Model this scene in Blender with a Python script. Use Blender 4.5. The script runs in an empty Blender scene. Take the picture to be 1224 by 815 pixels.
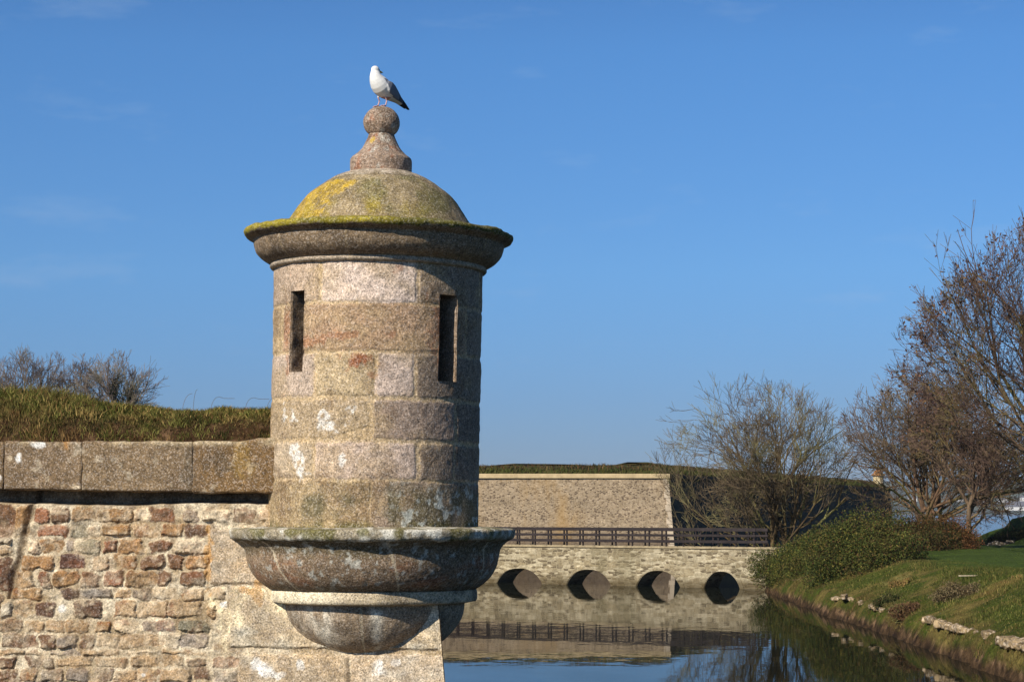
import bpy, bmesh, math, random
import numpy as np
from mathutils import Vector

scene = bpy.context.scene
COL = scene.collection
R = math.radians

# ------------------------------------------------------------------ camera maths
F = 2600.0                     # focal length in pixels of the 1224-wide photograph
EYE = np.array([0.0, 0.0, 4.5])
PITCH = math.atan(204.5 / F)
CP, SP = math.cos(PITCH), math.sin(PITCH)


def ray(px, py):
    xn = (px - 612.0) / F
    yn = (407.5 - py) / F
    return xn, CP - yn * SP, SP + yn * CP


def P(px, py, Y):
    a, b, c = ray(px, py)
    t = Y / b
    return np.array([a * t, Y, EYE[2] + c * t])


def ground(px, py, z):
    a, b, c = ray(px, py)
    t = (z - EYE[2]) / c
    return np.array([a * t, b * t, z])


# ------------------------------------------------------------------ numpy noise
def _h(ix, iy, iz, seed):
    n = (ix.astype(np.int64) * 374761393 + iy.astype(np.int64) * 668265263
         + iz.astype(np.int64) * 2147483647 + seed * 974634777) & 0xFFFFFFFF
    n = ((n ^ (n >> 13)) * 1274126177) & 0xFFFFFFFF
    n = n ^ (n >> 16)
    return (n & 0xFFFF).astype(np.float64) / 65535.0


def vnoise(x, y, z, seed=0):
    x, y, z = np.broadcast_arrays(np.asarray(x, float), np.asarray(y, float), np.asarray(z, float))
    ix, iy, iz = np.floor(x), np.floor(y), np.floor(z)
    fx, fy, fz = x - ix, y - iy, z - iz
    fx, fy, fz = fx * fx * (3 - 2 * fx), fy * fy * (3 - 2 * fy), fz * fz * (3 - 2 * fz)
    out = 0.0
    for dx in (0, 1):
        wx = fx if dx else 1 - fx
        for dy in (0, 1):
            wy = fy if dy else 1 - fy
            for dz in (0, 1):
                wz = fz if dz else 1 - fz
                out = out + wx * wy * wz * _h(ix + dx, iy + dy, iz + dz, seed)
    return out


def fbm(x, y, z, seed=0, oct=4, gain=0.5):
    s, a, t = 0.0, 1.0, 0.0
    for o in range(oct):
        k = 2.03 ** o
        s = s + a * vnoise(np.asarray(x) * k + o * 17.3, np.asarray(y) * k + o * 5.1, np.asarray(z) * k - o * 9.7, seed + o)
        t += a
        a *= gain
    return s / t            # 0..1


def sst(a, b, x):
    t = np.clip((x - a) / (b - a), 0, 1)
    return t * t * (3 - 2 * t)


def lin(r, g, b):
    out = []
    for v in (r, g, b):
        v = v / 255.0
        out.append(v / 12.92 if v <= 0.04045 else ((v + 0.055) / 1.055) ** 2.4)
    return np.array(out)


def mixc(a, b, t):
    return a + (b - a) * np.asarray(t)[..., None]


# ------------------------------------------------------------------ objects
def tag(o, label=None, cat=None, group=None, kind=None):
    if label: o['label'] = label
    if cat: o['category'] = cat
    if group: o['group'] = group
    if kind: o['kind'] = kind
    return o


def empty(name, loc, label, cat, group=None):
    o = bpy.data.objects.new(name, None)
    o.empty_display_size = 0.3
    COL.objects.link(o)
    o.location = [float(v) for v in loc]
    return tag(o, label, cat, group)


def np_mesh(name, V, F_, col=None, smooth=True):
    V = np.asarray(V, np.float32).reshape(-1, 3)
    me = bpy.data.meshes.new(name)
    groups = F_ if isinstance(F_, list) else [F_]
    groups = [np.asarray(f, np.int32) for f in groups if len(f)]
    me.vertices.add(len(V))
    me.vertices.foreach_set('co', V.ravel())
    nl = sum(f.size for f in groups)
    npoly = sum(len(f) for f in groups)
    me.loops.add(nl)
    me.loops.foreach_set('vertex_index', np.concatenate([f.ravel() for f in groups]))
    me.polygons.add(npoly)
    starts, off = [], 0
    for f in groups:
        k = f.shape[1]
        starts.append(off + np.arange(len(f)) * k)
        off += f.size
    me.polygons.foreach_set('loop_start', np.concatenate(starts).astype(np.int32))
    me.polygons.foreach_set('use_smooth', np.full(npoly, smooth, bool))
    me.update(calc_edges=True)
    if col is not None:
        c = np.ones((len(V), 4), np.float32)
        c[:, :3] = np.clip(col, 0, 1)
        a = me.color_attributes.new('Col', 'FLOAT_COLOR', 'POINT')
        a.data.foreach_set('color', c.ravel())
    return me


def obj(name, me, mat, parent=None):
    """link a mesh given in world coordinates; below a parent it keeps its place"""
    o = bpy.data.objects.new(name, me)
    COL.objects.link(o)
    if mat is not None:
        me.materials.append(mat)
    if parent is not None:
        o.parent = parent
        p, q = Vector((0, 0, 0)), parent
        while q is not None:
            p += q.location
            q = q.parent
        o.location = -p
    return o


def rebase(o, base):
    """move a top-level mesh's origin to its base"""
    base = np.asarray(base, np.float32)
    me = o.data
    co = np.empty(len(me.vertices) * 3, np.float32)
    me.vertices.foreach_get('co', co)
    me.vertices.foreach_set('co', (co.reshape(-1, 3) - base).ravel())
    me.update()
    o.location = [float(v) for v in base]
    return o


def grid_faces(nr, nc, keep=None, wrap=False, flip=False):
    i = np.arange(nr - 1)[:, None]
    j = np.arange(nc if wrap else nc - 1)[None, :]
    j2 = (j + 1) % nc
    f = np.stack([i * nc + j, i * nc + j2, (i + 1) * nc + j2, (i + 1) * nc + j], -1)
    if flip:
        f = f[..., ::-1]
    f = f.reshape(-1, 4) if keep is None else f[keep]
    return f


def drop_unused(V, F_, col=None):
    used = np.zeros(len(V), bool)
    used[F_.ravel()] = True
    idx = np.cumsum(used) - 1
    return V[used], idx[F_], None if col is None else col[used]


def tubes(segs, n=4, extend=0.0):
    """segs: (m,8) p0 p1 r0 r1 -> V,F"""
    S = np.asarray(segs, float)
    p0, p1, r0, r1 = S[:, 0:3], S[:, 3:6], S[:, 6], S[:, 7]
    d = p1 - p0
    L = np.linalg.norm(d, axis=1, keepdims=True) + 1e-9
    d = d / L
    if extend:
        p0 = p0 - d * (r0[:, None] * extend)
        p1 = p1 + d * (r1[:, None] * extend)
    ref = np.where(np.abs(d[:, 2:3]) > 0.9, np.array([[1.0, 0, 0]]), np.array([[0, 0, 1.0]]))
    u = np.cross(d, ref); u /= np.linalg.norm(u, axis=1, keepdims=True) + 1e-9
    v = np.cross(d, u)
    a = np.arange(n) * 2 * math.pi / n
    ca, sa = np.cos(a), np.sin(a)
    ring = u[:, None, :] * ca[None, :, None] + v[:, None, :] * sa[None, :, None]
    A = p0[:, None, :] + ring * r0[:, None, None]
    B = p1[:, None, :] + ring * r1[:, None, None]
    V = np.concatenate([A, B], 1).reshape(-1, 3)
    base = (np.arange(len(S)) * 2 * n)[:, None]
    k = np.arange(n)[None, :]
    k2 = (k + 1) % n
    Fq = np.stack([base + k, base + n + k, base + n + k2, base + k2], -1).reshape(-1, 4)
    return V, Fq


def box_mesh(name, cx, cy, cz, sx, sy, sz, ax=None, bevel=0.0, jit=0.0, seed=0, segs=1):
    """bevelled box with its length along the horizontal direction ax"""
    bm = bmesh.new()
    bmesh.ops.create_cube(bm, size=1.0)
    for v in bm.verts:
        v.co = Vector((v.co.x * sx, v.co.y * sy, v.co.z * sz))
    if bevel:
        bmesh.ops.bevel(bm, geom=bm.edges[:], offset=bevel, segments=2, affect='EDGES', profile=0.6)
    rng = random.Random(seed)
    a = 0.0 if ax is None else math.atan2(ax[1], ax[0])
    ca, sa = math.cos(a), math.sin(a)
    for v in bm.verts:
        x, y, z = v.co
        j = [rng.uniform(-jit, jit) for _ in range(3)]
        v.co = Vector((cx + x * ca - y * sa + j[0], cy + x * sa + y * ca + j[1], cz + z + j[2]))
    me = bpy.data.meshes.new(name)
    bm.to_mesh(me)
    bm.free()
    return me


def rough_box(h, n, r, amp, freq, seed):
    """rounded, noise-worn block centred on the origin: half sizes h, grid n per axis"""
    h = np.asarray(h, float)
    Vs, Fs, off = [], [], 0
    for ax in range(3):
        b, c = (ax + 1) % 3, (ax + 2) % 3
        for sgn in (-1, 1):
            u = np.linspace(-1, 1, n[b] + 1)
            w = np.linspace(-1, 1, n[c] + 1)
            U, W = np.meshgrid(u, w, indexing='ij')
            p = np.zeros(U.shape + (3,))
            p[..., ax] = sgn; p[..., b] = U; p[..., c] = W
            Vs.append(p.reshape(-1, 3))
            Fs.append(grid_faces(U.shape[0], U.shape[1], flip=sgn < 0) + off)
            off += U.size
    V, Fq = np.concatenate(Vs), np.concatenate(Fs)
    key = np.round(V * 1e5).astype(np.int64)
    _, first, inv = np.unique(key, axis=0, return_index=True, return_inverse=True)
    inv = inv.reshape(-1)
    V, Fq = V[first], inv[Fq]
    q = V * h
    core = np.clip(q, -(h - r), h - r)
    nrm = q - core
    nl = np.linalg.norm(nrm, axis=1, keepdims=True)
    nrm = nrm / np.maximum(nl, 1e-9)
    V = core + nrm * r
    d = (fbm(V[:, 0] * freq, V[:, 1] * freq, V[:, 2] * freq, seed, 4) - 0.5) * 2 * amp
    return V + nrm * d[:, None], Fq


# ------------------------------------------------------------------ materials
class N:
    def __init__(s, name):
        s.mat = bpy.data.materials.new(name)
        s.mat.use_nodes = True
        s.nt = s.mat.node_tree
        s.nt.nodes.clear()
        s.out = s.nt.nodes.new('ShaderNodeOutputMaterial')
        s.b = s.nt.nodes.new('ShaderNodeBsdfPrincipled')
        s.nt.links.new(s.b.outputs[0], s.out.inputs[0])
        s.tc = None

    def add(s, t, **kw):
        n = s.nt.nodes.new(t)
        for k, v in kw.items():
            setattr(n, k, v)
        return n

    def link(s, a, b):
        s.nt.links.new(a, b)

    def coord(s, scale=(1, 1, 1), rot=(0, 0, 0)):
        if s.tc is None:
            s.tc = s.add('ShaderNodeNewGeometry').outputs['Position']
        m = s.add('ShaderNodeMapping')
        m.inputs['Scale'].default_value = scale
        m.inputs['Rotation'].default_value = rot
        s.link(s.tc, m.inputs['Vector'])
        return m.outputs[0]

    def noise(s, scale, detail=4, rough=0.55, vec=None, dist=0.0):
        n = s.add('ShaderNodeTexNoise')
        n.inputs['Scale'].default_value = scale
        n.inputs['Detail'].default_value = detail
        n.inputs['Roughness'].default_value = rough
        n.inputs['Distortion'].default_value = dist
        s.link(vec if vec is not None else s.coord(), n.inputs['Vector'])
        return n.outputs['Fac']

    def voro(s, scale, feature='F1', vec=None, rnd=1.0, out='Color'):
        n = s.add('ShaderNodeTexVoronoi', feature=feature)
        n.inputs['Scale'].default_value = scale
        n.inputs['Randomness'].default_value = rnd
        s.link(vec if vec is not None else s.coord(), n.inputs['Vector'])
        return n.outputs[out]

    def rng(s, fac, a, b, c, d, smooth=False):
        n = s.add('ShaderNodeMapRange')
        if smooth: n.interpolation_type = 'SMOOTHSTEP'
        for k, v in zip(('From Min', 'From Max', 'To Min', 'To Max'), (a, b, c, d)):
            n.inputs[k].default_value = v
        s.link(fac, n.inputs['Value'])
        return n.outputs[0]

    def math(s, op, a, b=None):
        n = s.add('ShaderNodeMath', operation=op)
        for i, v in enumerate((a, b)):
            if v is None: continue
            if isinstance(v, (int, float)): n.inputs[i].default_value = v
            else: s.link(v, n.inputs[i])
        return n.outputs[0]

    def mix(s, fac, a, b, blend='MIX'):
        n = s.add('ShaderNodeMix', data_type='RGBA', blend_type=blend)
        for sock, v in ((n.inputs[0], fac), (n.inputs[6], a), (n.inputs[7], b)):
            if isinstance(v, (int, float)): sock.default_value = v
            elif isinstance(v, (tuple, list, np.ndarray)): sock.default_value = (float(v[0]), float(v[1]), float(v[2]), 1)
            else: s.link(v, sock)
        return n.outputs[2]

    def sep(s, c):
        n = s.add('ShaderNodeSeparateColor')
        s.link(c, n.inputs[0])
        return n.outputs

    def attr(s, name='Col'):
        return s.add('ShaderNodeVertexColor', layer_name=name).outputs[0]

    def bump(s, height, strength, dist):
        n = s.add('ShaderNodeBump')
        n.inputs['Strength'].default_value = strength
        n.inputs['Distance'].default_value = dist
        s.link(height, n.inputs['Height'])
        s.link(n.outputs[0], s.b.inputs['Normal'])

    def done(s, color, rough=0.85, spec=0.3):
        if isinstance(color, (tuple, list, np.ndarray)):
            s.b.inputs['Base Color'].default_value = (float(color[0]), float(color[1]), float(color[2]), 1)
        else:
            s.link(color, s.b.inputs['Base Color'])
        if isinstance(rough, (int, float)):
            s.b.inputs['Roughness'].default_value = rough
        else:
            s.link(rough, s.b.inputs['Roughness'])
        s.b.inputs['Specular IOR Level'].default_value = spec
        return s.mat


def scale3(n, col, fac):
    """multiply a colour by a scalar socket"""
    c = n.add('ShaderNodeCombineColor')
    for i in range(3): n.link(fac, c.inputs[i])
    return n.mix(1.0, col, c.outputs[0], 'MULTIPLY')


def granite_mat(name='granite', grain=60.0, lo=0.45, hi=1.5, bump=0.6, attr=True, base=None, spk=0.75):
    n = N(name)
    col = n.attr() if attr else base
    g = n.noise(grain, 3, 0.7)
    col = scale3(n, col, n.rng(g, 0.3, 0.7, lo, hi))
    col = scale3(n, col, n.rng(n.noise(grain * 0.22, 4, 0.65), 0.32, 0.68, 0.72, 1.26))
    v = n.sep(n.voro(grain * 1.5))
    light = scale3(n, n.mix(0.35, col, (0.5, 0.46, 0.42)), n.rng(v[2], 0, 1, 1.25, 1.75))
    col = n.mix(n.rng(v[0], 0.74, 0.82, 0, spk), col, light)
    dark = scale3(n, col, n.rng(v[2], 0, 1, 0.18, 0.5))
    col = n.mix(n.rng(v[1], 0.78, 0.86, 0, spk), col, dark)
    h = n.math('ADD', n.noise(grain * 0.8, 4, 0.7), n.math('MULTIPLY', n.noise(grain * 0.16, 3, 0.6), 1.5))
    n.bump(h, bump, 0.012)
    return n.done(col, 0.88, 0.25)


M_GRANITE = granite_mat('speckled_granite', lo=.5, hi=1.6, bump=.5, spk=.6)
M_RUBBLE = granite_mat('rubble_masonry', grain=55.0, lo=0.62, hi=1.36, bump=0.8, spk=0.4)


def attr_mat(name, nscale=30, lo=0.75, hi=1.25, rough=0.8, spec=0.2, bump=0.0):
    n = N(name)
    nz = n.noise(nscale, 3)
    if bump: n.bump(nz, bump, 0.01)
    return n.done(scale3(n, n.attr(), n.rng(nz, 0.3, 0.7, lo, hi)), rough, spec)


M_LEAF = attr_mat('leaf_blades', 8, 0.8, 1.2, 0.75, 0.15)
M_TWIG = attr_mat('bark_twigs', 12, 0.7, 1.3, 0.9, 0.1)
# ================================================================== WATCHTOWER
TX, TY = float(P(446, 632, 21.0)[0]), 21.0
KPX = 21.0 / F / CP                      # metres per photo pixel at the tower
LEAN = 0.0165


def zt(y):                               # height seen at photo row y on the tower's axis plane
    return float(P(450, y, TY)[2])


Z0 = zt(632)


def lean(V):
    V = V.copy()
    dz = np.maximum(V[:, 2] - Z0, 0)
    dx = V[:, 0] - TX
    w = sst(0, 0.25, V[:, 2] - Z0)
    V[:, 0] += LEAN * dz
    V[:, 2] -= LEAN * dx * w
    return V


def theta_grid(step, extra=()):
    dense = np.arange(-112, 112.01, step)
    rest = np.arange(112, 248, 6.0)[1:]
    return np.radians(np.concatenate([dense, rest]))


def resample(prof, step):
    """prof: list of (r_px, y_px) corner points -> dense (r, z) in metres"""
    pr = np.array([(r * KPX, zt(y)) for r, y in prof])
    out = [pr[:1]]
    for a, b in zip(pr[:-1], pr[1:]):
        m = max(1, int(np.linalg.norm(b - a) / step))
        t = (np.arange(1, m + 1) / m)[:, None]
        out.append(a + (b - a) * t)
    return np.concatenate(out)


def curve(pts, n=8):
    """smooth a few profile points (Catmull-Rom)"""
    p = np.array(pts, float)
    q = np.vstack([2 * p[0] - p[1], p, 2 * p[-1] - p[-2]])
    res = []
    for i in range(1, len(q) - 2):
        for k in range(n):
            t = k / n
            res.append(0.5 * ((2 * q[i]) + (q[i + 1] - q[i - 1]) * t + (2 * q[i - 1] - 5 * q[i] + 4 * q[i + 1] - q[i + 2]) * t * t
                              + (3 * q[i] - q[i - 1] - 3 * q[i + 1] + q[i + 2]) * t ** 3))
    res.append(p[-1])
    return [tuple(v) for v in res]


PINK, TAN, GREY = lin(200, 178, 154), lin(186, 160, 120), lin(171, 149, 126)
BROWN, MOSS, YEL = lin(138, 112, 82), lin(112, 106, 52), lin(196, 160, 42)
PALE, DARK, RUST = lin(214, 200, 176), lin(84, 72, 58), lin(150, 92, 58)
WHITE = lin(236, 232, 222)


def revolve(name, prof, parent, colour, step=0.012, dth=0.7, amp=0.006, seed=1, hfun=None, tilt=True):
    rz = resample(prof, step)
    th = theta_grid(dth)
    Rg, Tg = np.meshgrid(rz[:, 0], th, indexing='ij')
    Zg = np.repeat(rz[:, 1][:, None], len(th), 1)
    # profile normal
    d = np.gradient(rz, axis=0)
    nr, nz = d[:, 1], -d[:, 0]
    l = np.hypot(nr, nz) + 1e-9
    nr, nz = nr / l, nz / l
    if nr.mean() < 0: nr, nz = -nr, -nz
    X, Y = Rg * np.sin(Tg), -Rg * np.cos(Tg)
    n1 = (fbm(X * 9, Y * 9, Zg * 9, seed, 4) - 0.5) * 2
    n2 = (fbm(X * 1.7, Y * 1.7, Zg * 1.7, seed + 50, 3) - 0.5) * 2
    disp = amp * n1 + amp * 1.2 * n2
    if hfun is not None:
        disp = disp + hfun(Tg, Zg, X, Y)
    Rd = Rg + nr[:, None] * disp
    Zd = Zg + nz[:, None] * disp
    V = np.stack([TX + Rd * np.sin(Tg), TY - Rd * np.cos(Tg), Zd], -1).reshape(-1, 3)
    C = colour(Tg, Zg, X, Y).reshape(-1, 3)
    Fq = grid_faces(len(rz), len(th), wrap=True)
    if rz[0, 1] > rz[-1, 1]: Fq = Fq[:, ::-1]
    if tilt: V = lean(V)
    return obj(name, np_mesh(name, V, Fq, C), M_GRANITE, parent)


tower = empty('watchtower', (TX, TY, Z0), 'round granite watchtower with lichened dome and two arrow slits, corbelled out from the wall corner', 'watchtower')


def th_of(px, cx=450.0, r=125.0):
    """angle round the tower at which a point of radius r (photo px) is seen in column px"""
    rr = r * KPX
    x0 = TX + (0.026 if cx == 450.0 else 0.0)
    lo, hi = -1.5, 1.5
    for _ in range(40):
        m = (lo + hi) / 2
        if 612 + F * CP * (x0 + rr * math.sin(m)) / (TY - rr * math.cos(m)) < px: lo = m
        else: hi = m
    return (lo + hi) / 2


# ---- drum ---------------------------------------------------------
def zf(y, px=450):                       # height of a row seen on the front of the drum
    return float(P(px, y, TY - 0.98)[2])


RD = 124.5 * KPX
Y_C = [306, 361, 420, 475, 527, 574, 633]
JOINTS = [[-1.75, th_of(381), th_of(498), 1.35], [-1.35, th_of(363) - 0.35, 1.05, 1.7], [-1.6, th_of(377), th_of(449), th_of(497), 1.5],
          [-1.3, th_of(444.5), th_of(547), 1.8], [-1.7, th_of(377), th_of(502), th_of(546), 1.7], [-1.5, th_of(446), th_of(553), 1.9]]
GAP = [[.034] * 4, [.022] * 4, [.036, .036, .03, .03, .03], [.03, .06, .03, .03], [.038, .038, .046, .024, .03], [.012] * 4]
TONE = [[GREY * 1.1, GREY * 1.1, lin(220, 198, 180), GREY * .72, GREY * .6], [GREY, TAN * .9, lin(170, 140, 110), GREY * .72, GREY * .6],  # right-hand blocks toned darker to deepen the drum's shaded side
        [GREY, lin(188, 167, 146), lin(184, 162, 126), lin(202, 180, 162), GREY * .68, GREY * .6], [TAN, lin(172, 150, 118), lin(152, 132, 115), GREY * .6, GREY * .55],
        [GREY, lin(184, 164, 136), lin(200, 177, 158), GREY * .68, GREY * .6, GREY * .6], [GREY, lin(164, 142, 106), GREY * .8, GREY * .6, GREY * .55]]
zc = [zf(y) for y in Y_C]
def z_at(y, t):
    return float(P(450, y, TY - RD * math.cos(t))[2])


SL = [(th_of(346), th_of(362), z_at(446, th_of(354)), z_at(349, th_of(354))), (th_of(525), th_of(545), z_at(454, th_of(535)), z_at(351, th_of(535)))]


def drum_masks(T, Z, X, Y):
    wob = (fbm(X * 6, Y * 6, Z * 6, 31, 3) - 0.5) * 0.030
    wob2 = (fbm(X * 6, Y * 6, Z * 6, 37, 3) - 0.5) * 0.030
    u = T * RD + wob2
    z = Z + wob
    mort = np.full(T.shape, 10.0)
    tone = np.zeros(T.shape + (3,)) + GREY
    for i in range(6):
        top, bot = zc[i], zc[i + 1]
        inside = (Z <= top + .02) & (Z > bot - .02) if i else (Z > bot - .02)
        js = [-2 * math.pi] + JOINTS[i] + [2 * math.pi]
        gp = [.01] + GAP[i] + [.01]
        hb = (.024, .030, .034, .044, .036, .014)[i]
        for k in range(len(js) - 1):
            x0, x1 = js[k] * RD + gp[k] * .5, js[k + 1] * RD - gp[k + 1] * .5
            zb, ztp = bot + hb * .5, (top - hb * .5 if i else top + 1)
            rr = .025
            cx_, cz_ = (x0 + x1) / 2, (zb + ztp) / 2
            qx = np.abs(u - cx_) - (x1 - x0) / 2 + rr
            qz = np.abs(z - cz_) - (ztp - zb) / 2 + rr
            d = np.hypot(np.maximum(qx, 0), np.maximum(qz, 0)) + np.minimum(np.maximum(qx, qz), 0) - rr
            if i == 3 and k == 1:        # the block whose lower right corner has broken away
                d = np.maximum(d, (u - th_of(400) * RD) * .34 - (z - zf(523)) * 1.0)
            m = (d < mort) & inside
            mort = np.where(m, d, mort)
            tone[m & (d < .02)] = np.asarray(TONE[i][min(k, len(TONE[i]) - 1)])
    return mort, tone


def spots(T, Z, X, Y, lst, seed):
    out = np.zeros(T.shape)
    nz = fbm(X * 14, Y * 14, Z * 14, seed, 4)
    for px, py, rx, ry in lst:
        a = (T - th_of(px)) / (rx / 125.0)
        b = (Z - zf(py)) / (ry * KPX)
        q = np.sqrt(a * a + b * b)
        out = np.maximum(out, sst(1.25, 0.5, q + (nz - 0.5) * 4.6))
    return out


_dm = {}


def drum_h(T, Z, X, Y):
    m, tone = drum_masks(T, Z, X, Y)
    _dm['m'], _dm['t'] = m, tone
    pit = fbm(X * 22, Y * 22, Z * 22, 71, 3)
    return -0.007 * sst(-0.016, 0.010, m + (pit - .5) * .03) + 0.007 * (pit - .5)


def drum_c(T, Z, X, Y):
    m, tone = _dm['m'], _dm['t']
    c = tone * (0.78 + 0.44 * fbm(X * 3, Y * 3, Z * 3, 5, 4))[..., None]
    st = fbm(X * 2.2 + 9, Y * 2.2, Z * 3.5, 8, 4)
    c = mixc(c, TAN * .85, sst(.5, .72, st) * .6)
    st2 = fbm(X * 5 + 3, Y * 5, Z * 5, 12, 4)
    c = mixc(c, BROWN * .8, sst(.55, .75, st2) * .6)
    c = mixc(c, lin(158, 108, 76), spots(T, Z, X, Y, [(428, 431, 12, 9), (372, 408, 14, 7), (475, 318, 7, 6), (520, 385, 9, 30), (400, 402, 46, 5), (342, 400, 6, 40), (443, 447, 6, 3)], 21) * .6)
    c = mixc(c, lin(142, 84, 52), spots(T, Z, X, Y, [(428, 431, 9, 7)], 22) * .8)
    mc = mixc(lin(184, 156, 114)[None, None], lin(204, 180, 142)[None, None], fbm(X * 8, Y * 8, Z * 8, 15, 3))
    ms = sst(-.014, .012, m + (fbm(X * 30, Y * 30, Z * 30, 16, 3) - .5) * .045)
    c = mixc(c, mc, ms * sst(.2, .45, fbm(X * 3.7, Y * 3.7, Z * 3.7, 17, 3)) * .9)
    c = mixc(c, WHITE, spots(T, Z, X, Y, [(345, 490, 8, 8), (353, 500, 6, 6), (394, 508, 10, 8), (362, 556, 9, 12), (355, 540, 8, 8), (409, 552, 4, 13), (388, 500, 6, 6), (420, 488, 8, 4), (402, 514, 5, 4)], 44) * .85 * sst(.30, .56, fbm(X * 26, Y * 26, Z * 26, 45, 3)) * .85)
    # green-black algae low on the drum, moss under the last course
    low = sst(zf(560), zf(600), Z)
    al = sst(.42, .62, fbm(X * 3.5, Y * 3.5, Z * 3.5, 61, 4) + .10 * (T > .2))
    c = mixc(c, lin(98, 92, 66), low * al * .8)
    c = mixc(c, MOSS * .9, sst(zf(618), zf(633), Z) * sst(.3, .6, fbm(X * 6, Y * 6, Z * 6, 62, 3)) * .8)
    wf = sst(.55, .68, fbm(X * 18, Y * 18, Z * 18, 63, 3)) * low * sst(.1, .4, T)
    return mixc(c, lin(196, 200, 190), wf * .75)


# drum grid, opened at the two arrow slits
zz = np.concatenate([np.arange(Z0 - .05, zt(318), .0065), [zt(318)]])
th = theta_grid(.36)
for a0, a1, _, _ in SL:
    for e in (a0, a1):
        th[np.argmin(np.abs(th - e))] = e
for s in SL:
    for e in s[2:]:
        zz[np.argmin(np.abs(zz - e))] = e
Zg, Tg = np.meshgrid(zz, th, indexing='ij')
X, Y = RD * np.sin(Tg), -RD * np.cos(Tg)
rough = (fbm(X * 9, Y * 9, Zg * 9, 3, 4) - .5) * .012 + (fbm(X * 1.5, Y * 1.5, Zg * 1.5, 4, 2) - .5) * .02
Rr = RD + rough + drum_h(Tg, Zg, X, Y)
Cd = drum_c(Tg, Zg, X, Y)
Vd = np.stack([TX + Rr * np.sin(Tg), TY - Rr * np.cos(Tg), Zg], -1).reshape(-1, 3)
zm = (zz[:-1] + zz[1:]) / 2
tm = np.concatenate([(th[:-1] + th[1:]) / 2, [9]])
keep = np.ones((len(zz) - 1, len(th)), bool)
for a0, a1, b0, b1 in SL:
    keep &= ~((zm[:, None] > b0) & (zm[:, None] < b1) & (tm[None, :] > a0) & (tm[None, :] < a1))
Fd = grid_faces(len(zz), len(th), keep, wrap=True)
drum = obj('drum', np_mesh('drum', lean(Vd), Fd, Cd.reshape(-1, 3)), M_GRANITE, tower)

# arrow slit jambs: a stone tube running inwards from each opening
for a0, a1, b0, b1 in SL:
    am = (a0 + a1) / 2
    out = np.array([math.sin(am), -math.cos(am), 0.0])
    rows = []
    depths = np.concatenate([[0.0, .012], np.linspace(.03, .42, 14)])
    nz_, nt_ = 26, 6
    ring = [(a0, b0 + (b1 - b0) * k / nz_) for k in range(nz_)] + [(a0 + (a1 - a0) * k / nt_, b1) for k in range(nt_)] \
        + [(a1, b1 + (b0 - b1) * k / nz_) for k in range(nz_)] + [(a1 + (a0 - a1) * k / nt_, b0) for k in range(nt_)]
    for dpt in depths:
        for a, z in ring:
            p = np.array([TX + (RD + .002) * math.sin(a), TY - (RD + .002) * math.cos(a), z]) - out * dpt
            side = (a - am) / (a1 - a0) * 2
            p += np.array([math.cos(am), math.sin(am), 0]) * side * (-.006 if dpt > .01 else .01)
            rows.append(p)
    V = np.array(rows)
    if True:
        n_ = (fbm(V[:, 0] * 14, V[:, 1] * 14, V[:, 2] * 14, 91, 3) - .5) * .02
        V[:, 0] += n_ * math.cos(am); V[:, 1] += n_ * math.sin(am)
    Fq = grid_faces(len(depths), len(ring), wrap=True)
    cc = mixc(BROWN[None] * .9, GREY[None] * .8, fbm(V[:, 0] * 8, V[:, 1] * 8, V[:, 2] * 8, 92, 3))
    obj('arrow_slit', np_mesh('arrow_slit', lean(V), Fq, cc), M_GRANITE, tower)


# ---- cornice ------------------------------------------------------
def cornice_c(T, Z, X, Y):
    c = mixc(lin(150, 128, 100)[None, None], lin(116, 98, 76)[None, None], fbm(X * 3, Y * 3, Z * 3, 101, 4))
    blk = np.floor((T + 3.3) / .62)
    c = c * (0.9 + .2 * _h(blk, blk * 0, blk * 0, 7))[..., None]
    c = mixc(c, DARK, sst(.52, .7, fbm(X * 4, Y * 4, Z * 9, 102, 4)) * .6)
    c = mixc(c, lin(176, 160, 138), sst(zt(316), zt(322), Z) * .7)
    j = np.abs(((T + 3.3) / .62) % 1 - .5) > .485
    c = mixc(c, lin(170, 148, 110), j * .35)
    top = sst(zt(290), zt(284), Z + (fbm(X * 10, Y * 10, Z * 10, 103, 3) - .5) * .05)
    green = mixc(lin(150, 136, 40)[None, None], lin(96, 92, 36)[None, None], sst(-.8, .5, T + (fbm(X * 5, Y * 5, Z * 5, 104, 3) - .5) * 1.6))
    c = mixc(c, green, sst(.3, .5, top * .8 + (fbm(X * 16, Y * 16, Z * 16, 105, 4) - .5) * .8) * .95)
    return c


def lip_h(T, Z, X, Y):
    return (fbm(X * 7, Y * 7, Z * 4, 110, 4) - .5) * .045 * sst(zt(292), zt(284), Z)


prof = [(100, 274), (130, 276.5), (157, 279.5)] + curve([(160.5, 281), (161.3, 284), (159, 287.5), (152, 291)], 4) \
    + curve([(149.5, 293), (149, 297), (146, 306), (140, 313), (131, 318.5)], 6) + [(128.5, 319)] \
    + curve([(129.5, 320.5), (130, 323), (128.5, 325)], 3) + [(124.5, 326), (120, 326.5)]
revolve('cornice', prof[::-1], tower, cornice_c, .009, .5, .006, 120, lip_h)

# ---- dome ---------------------------------------------------------


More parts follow.
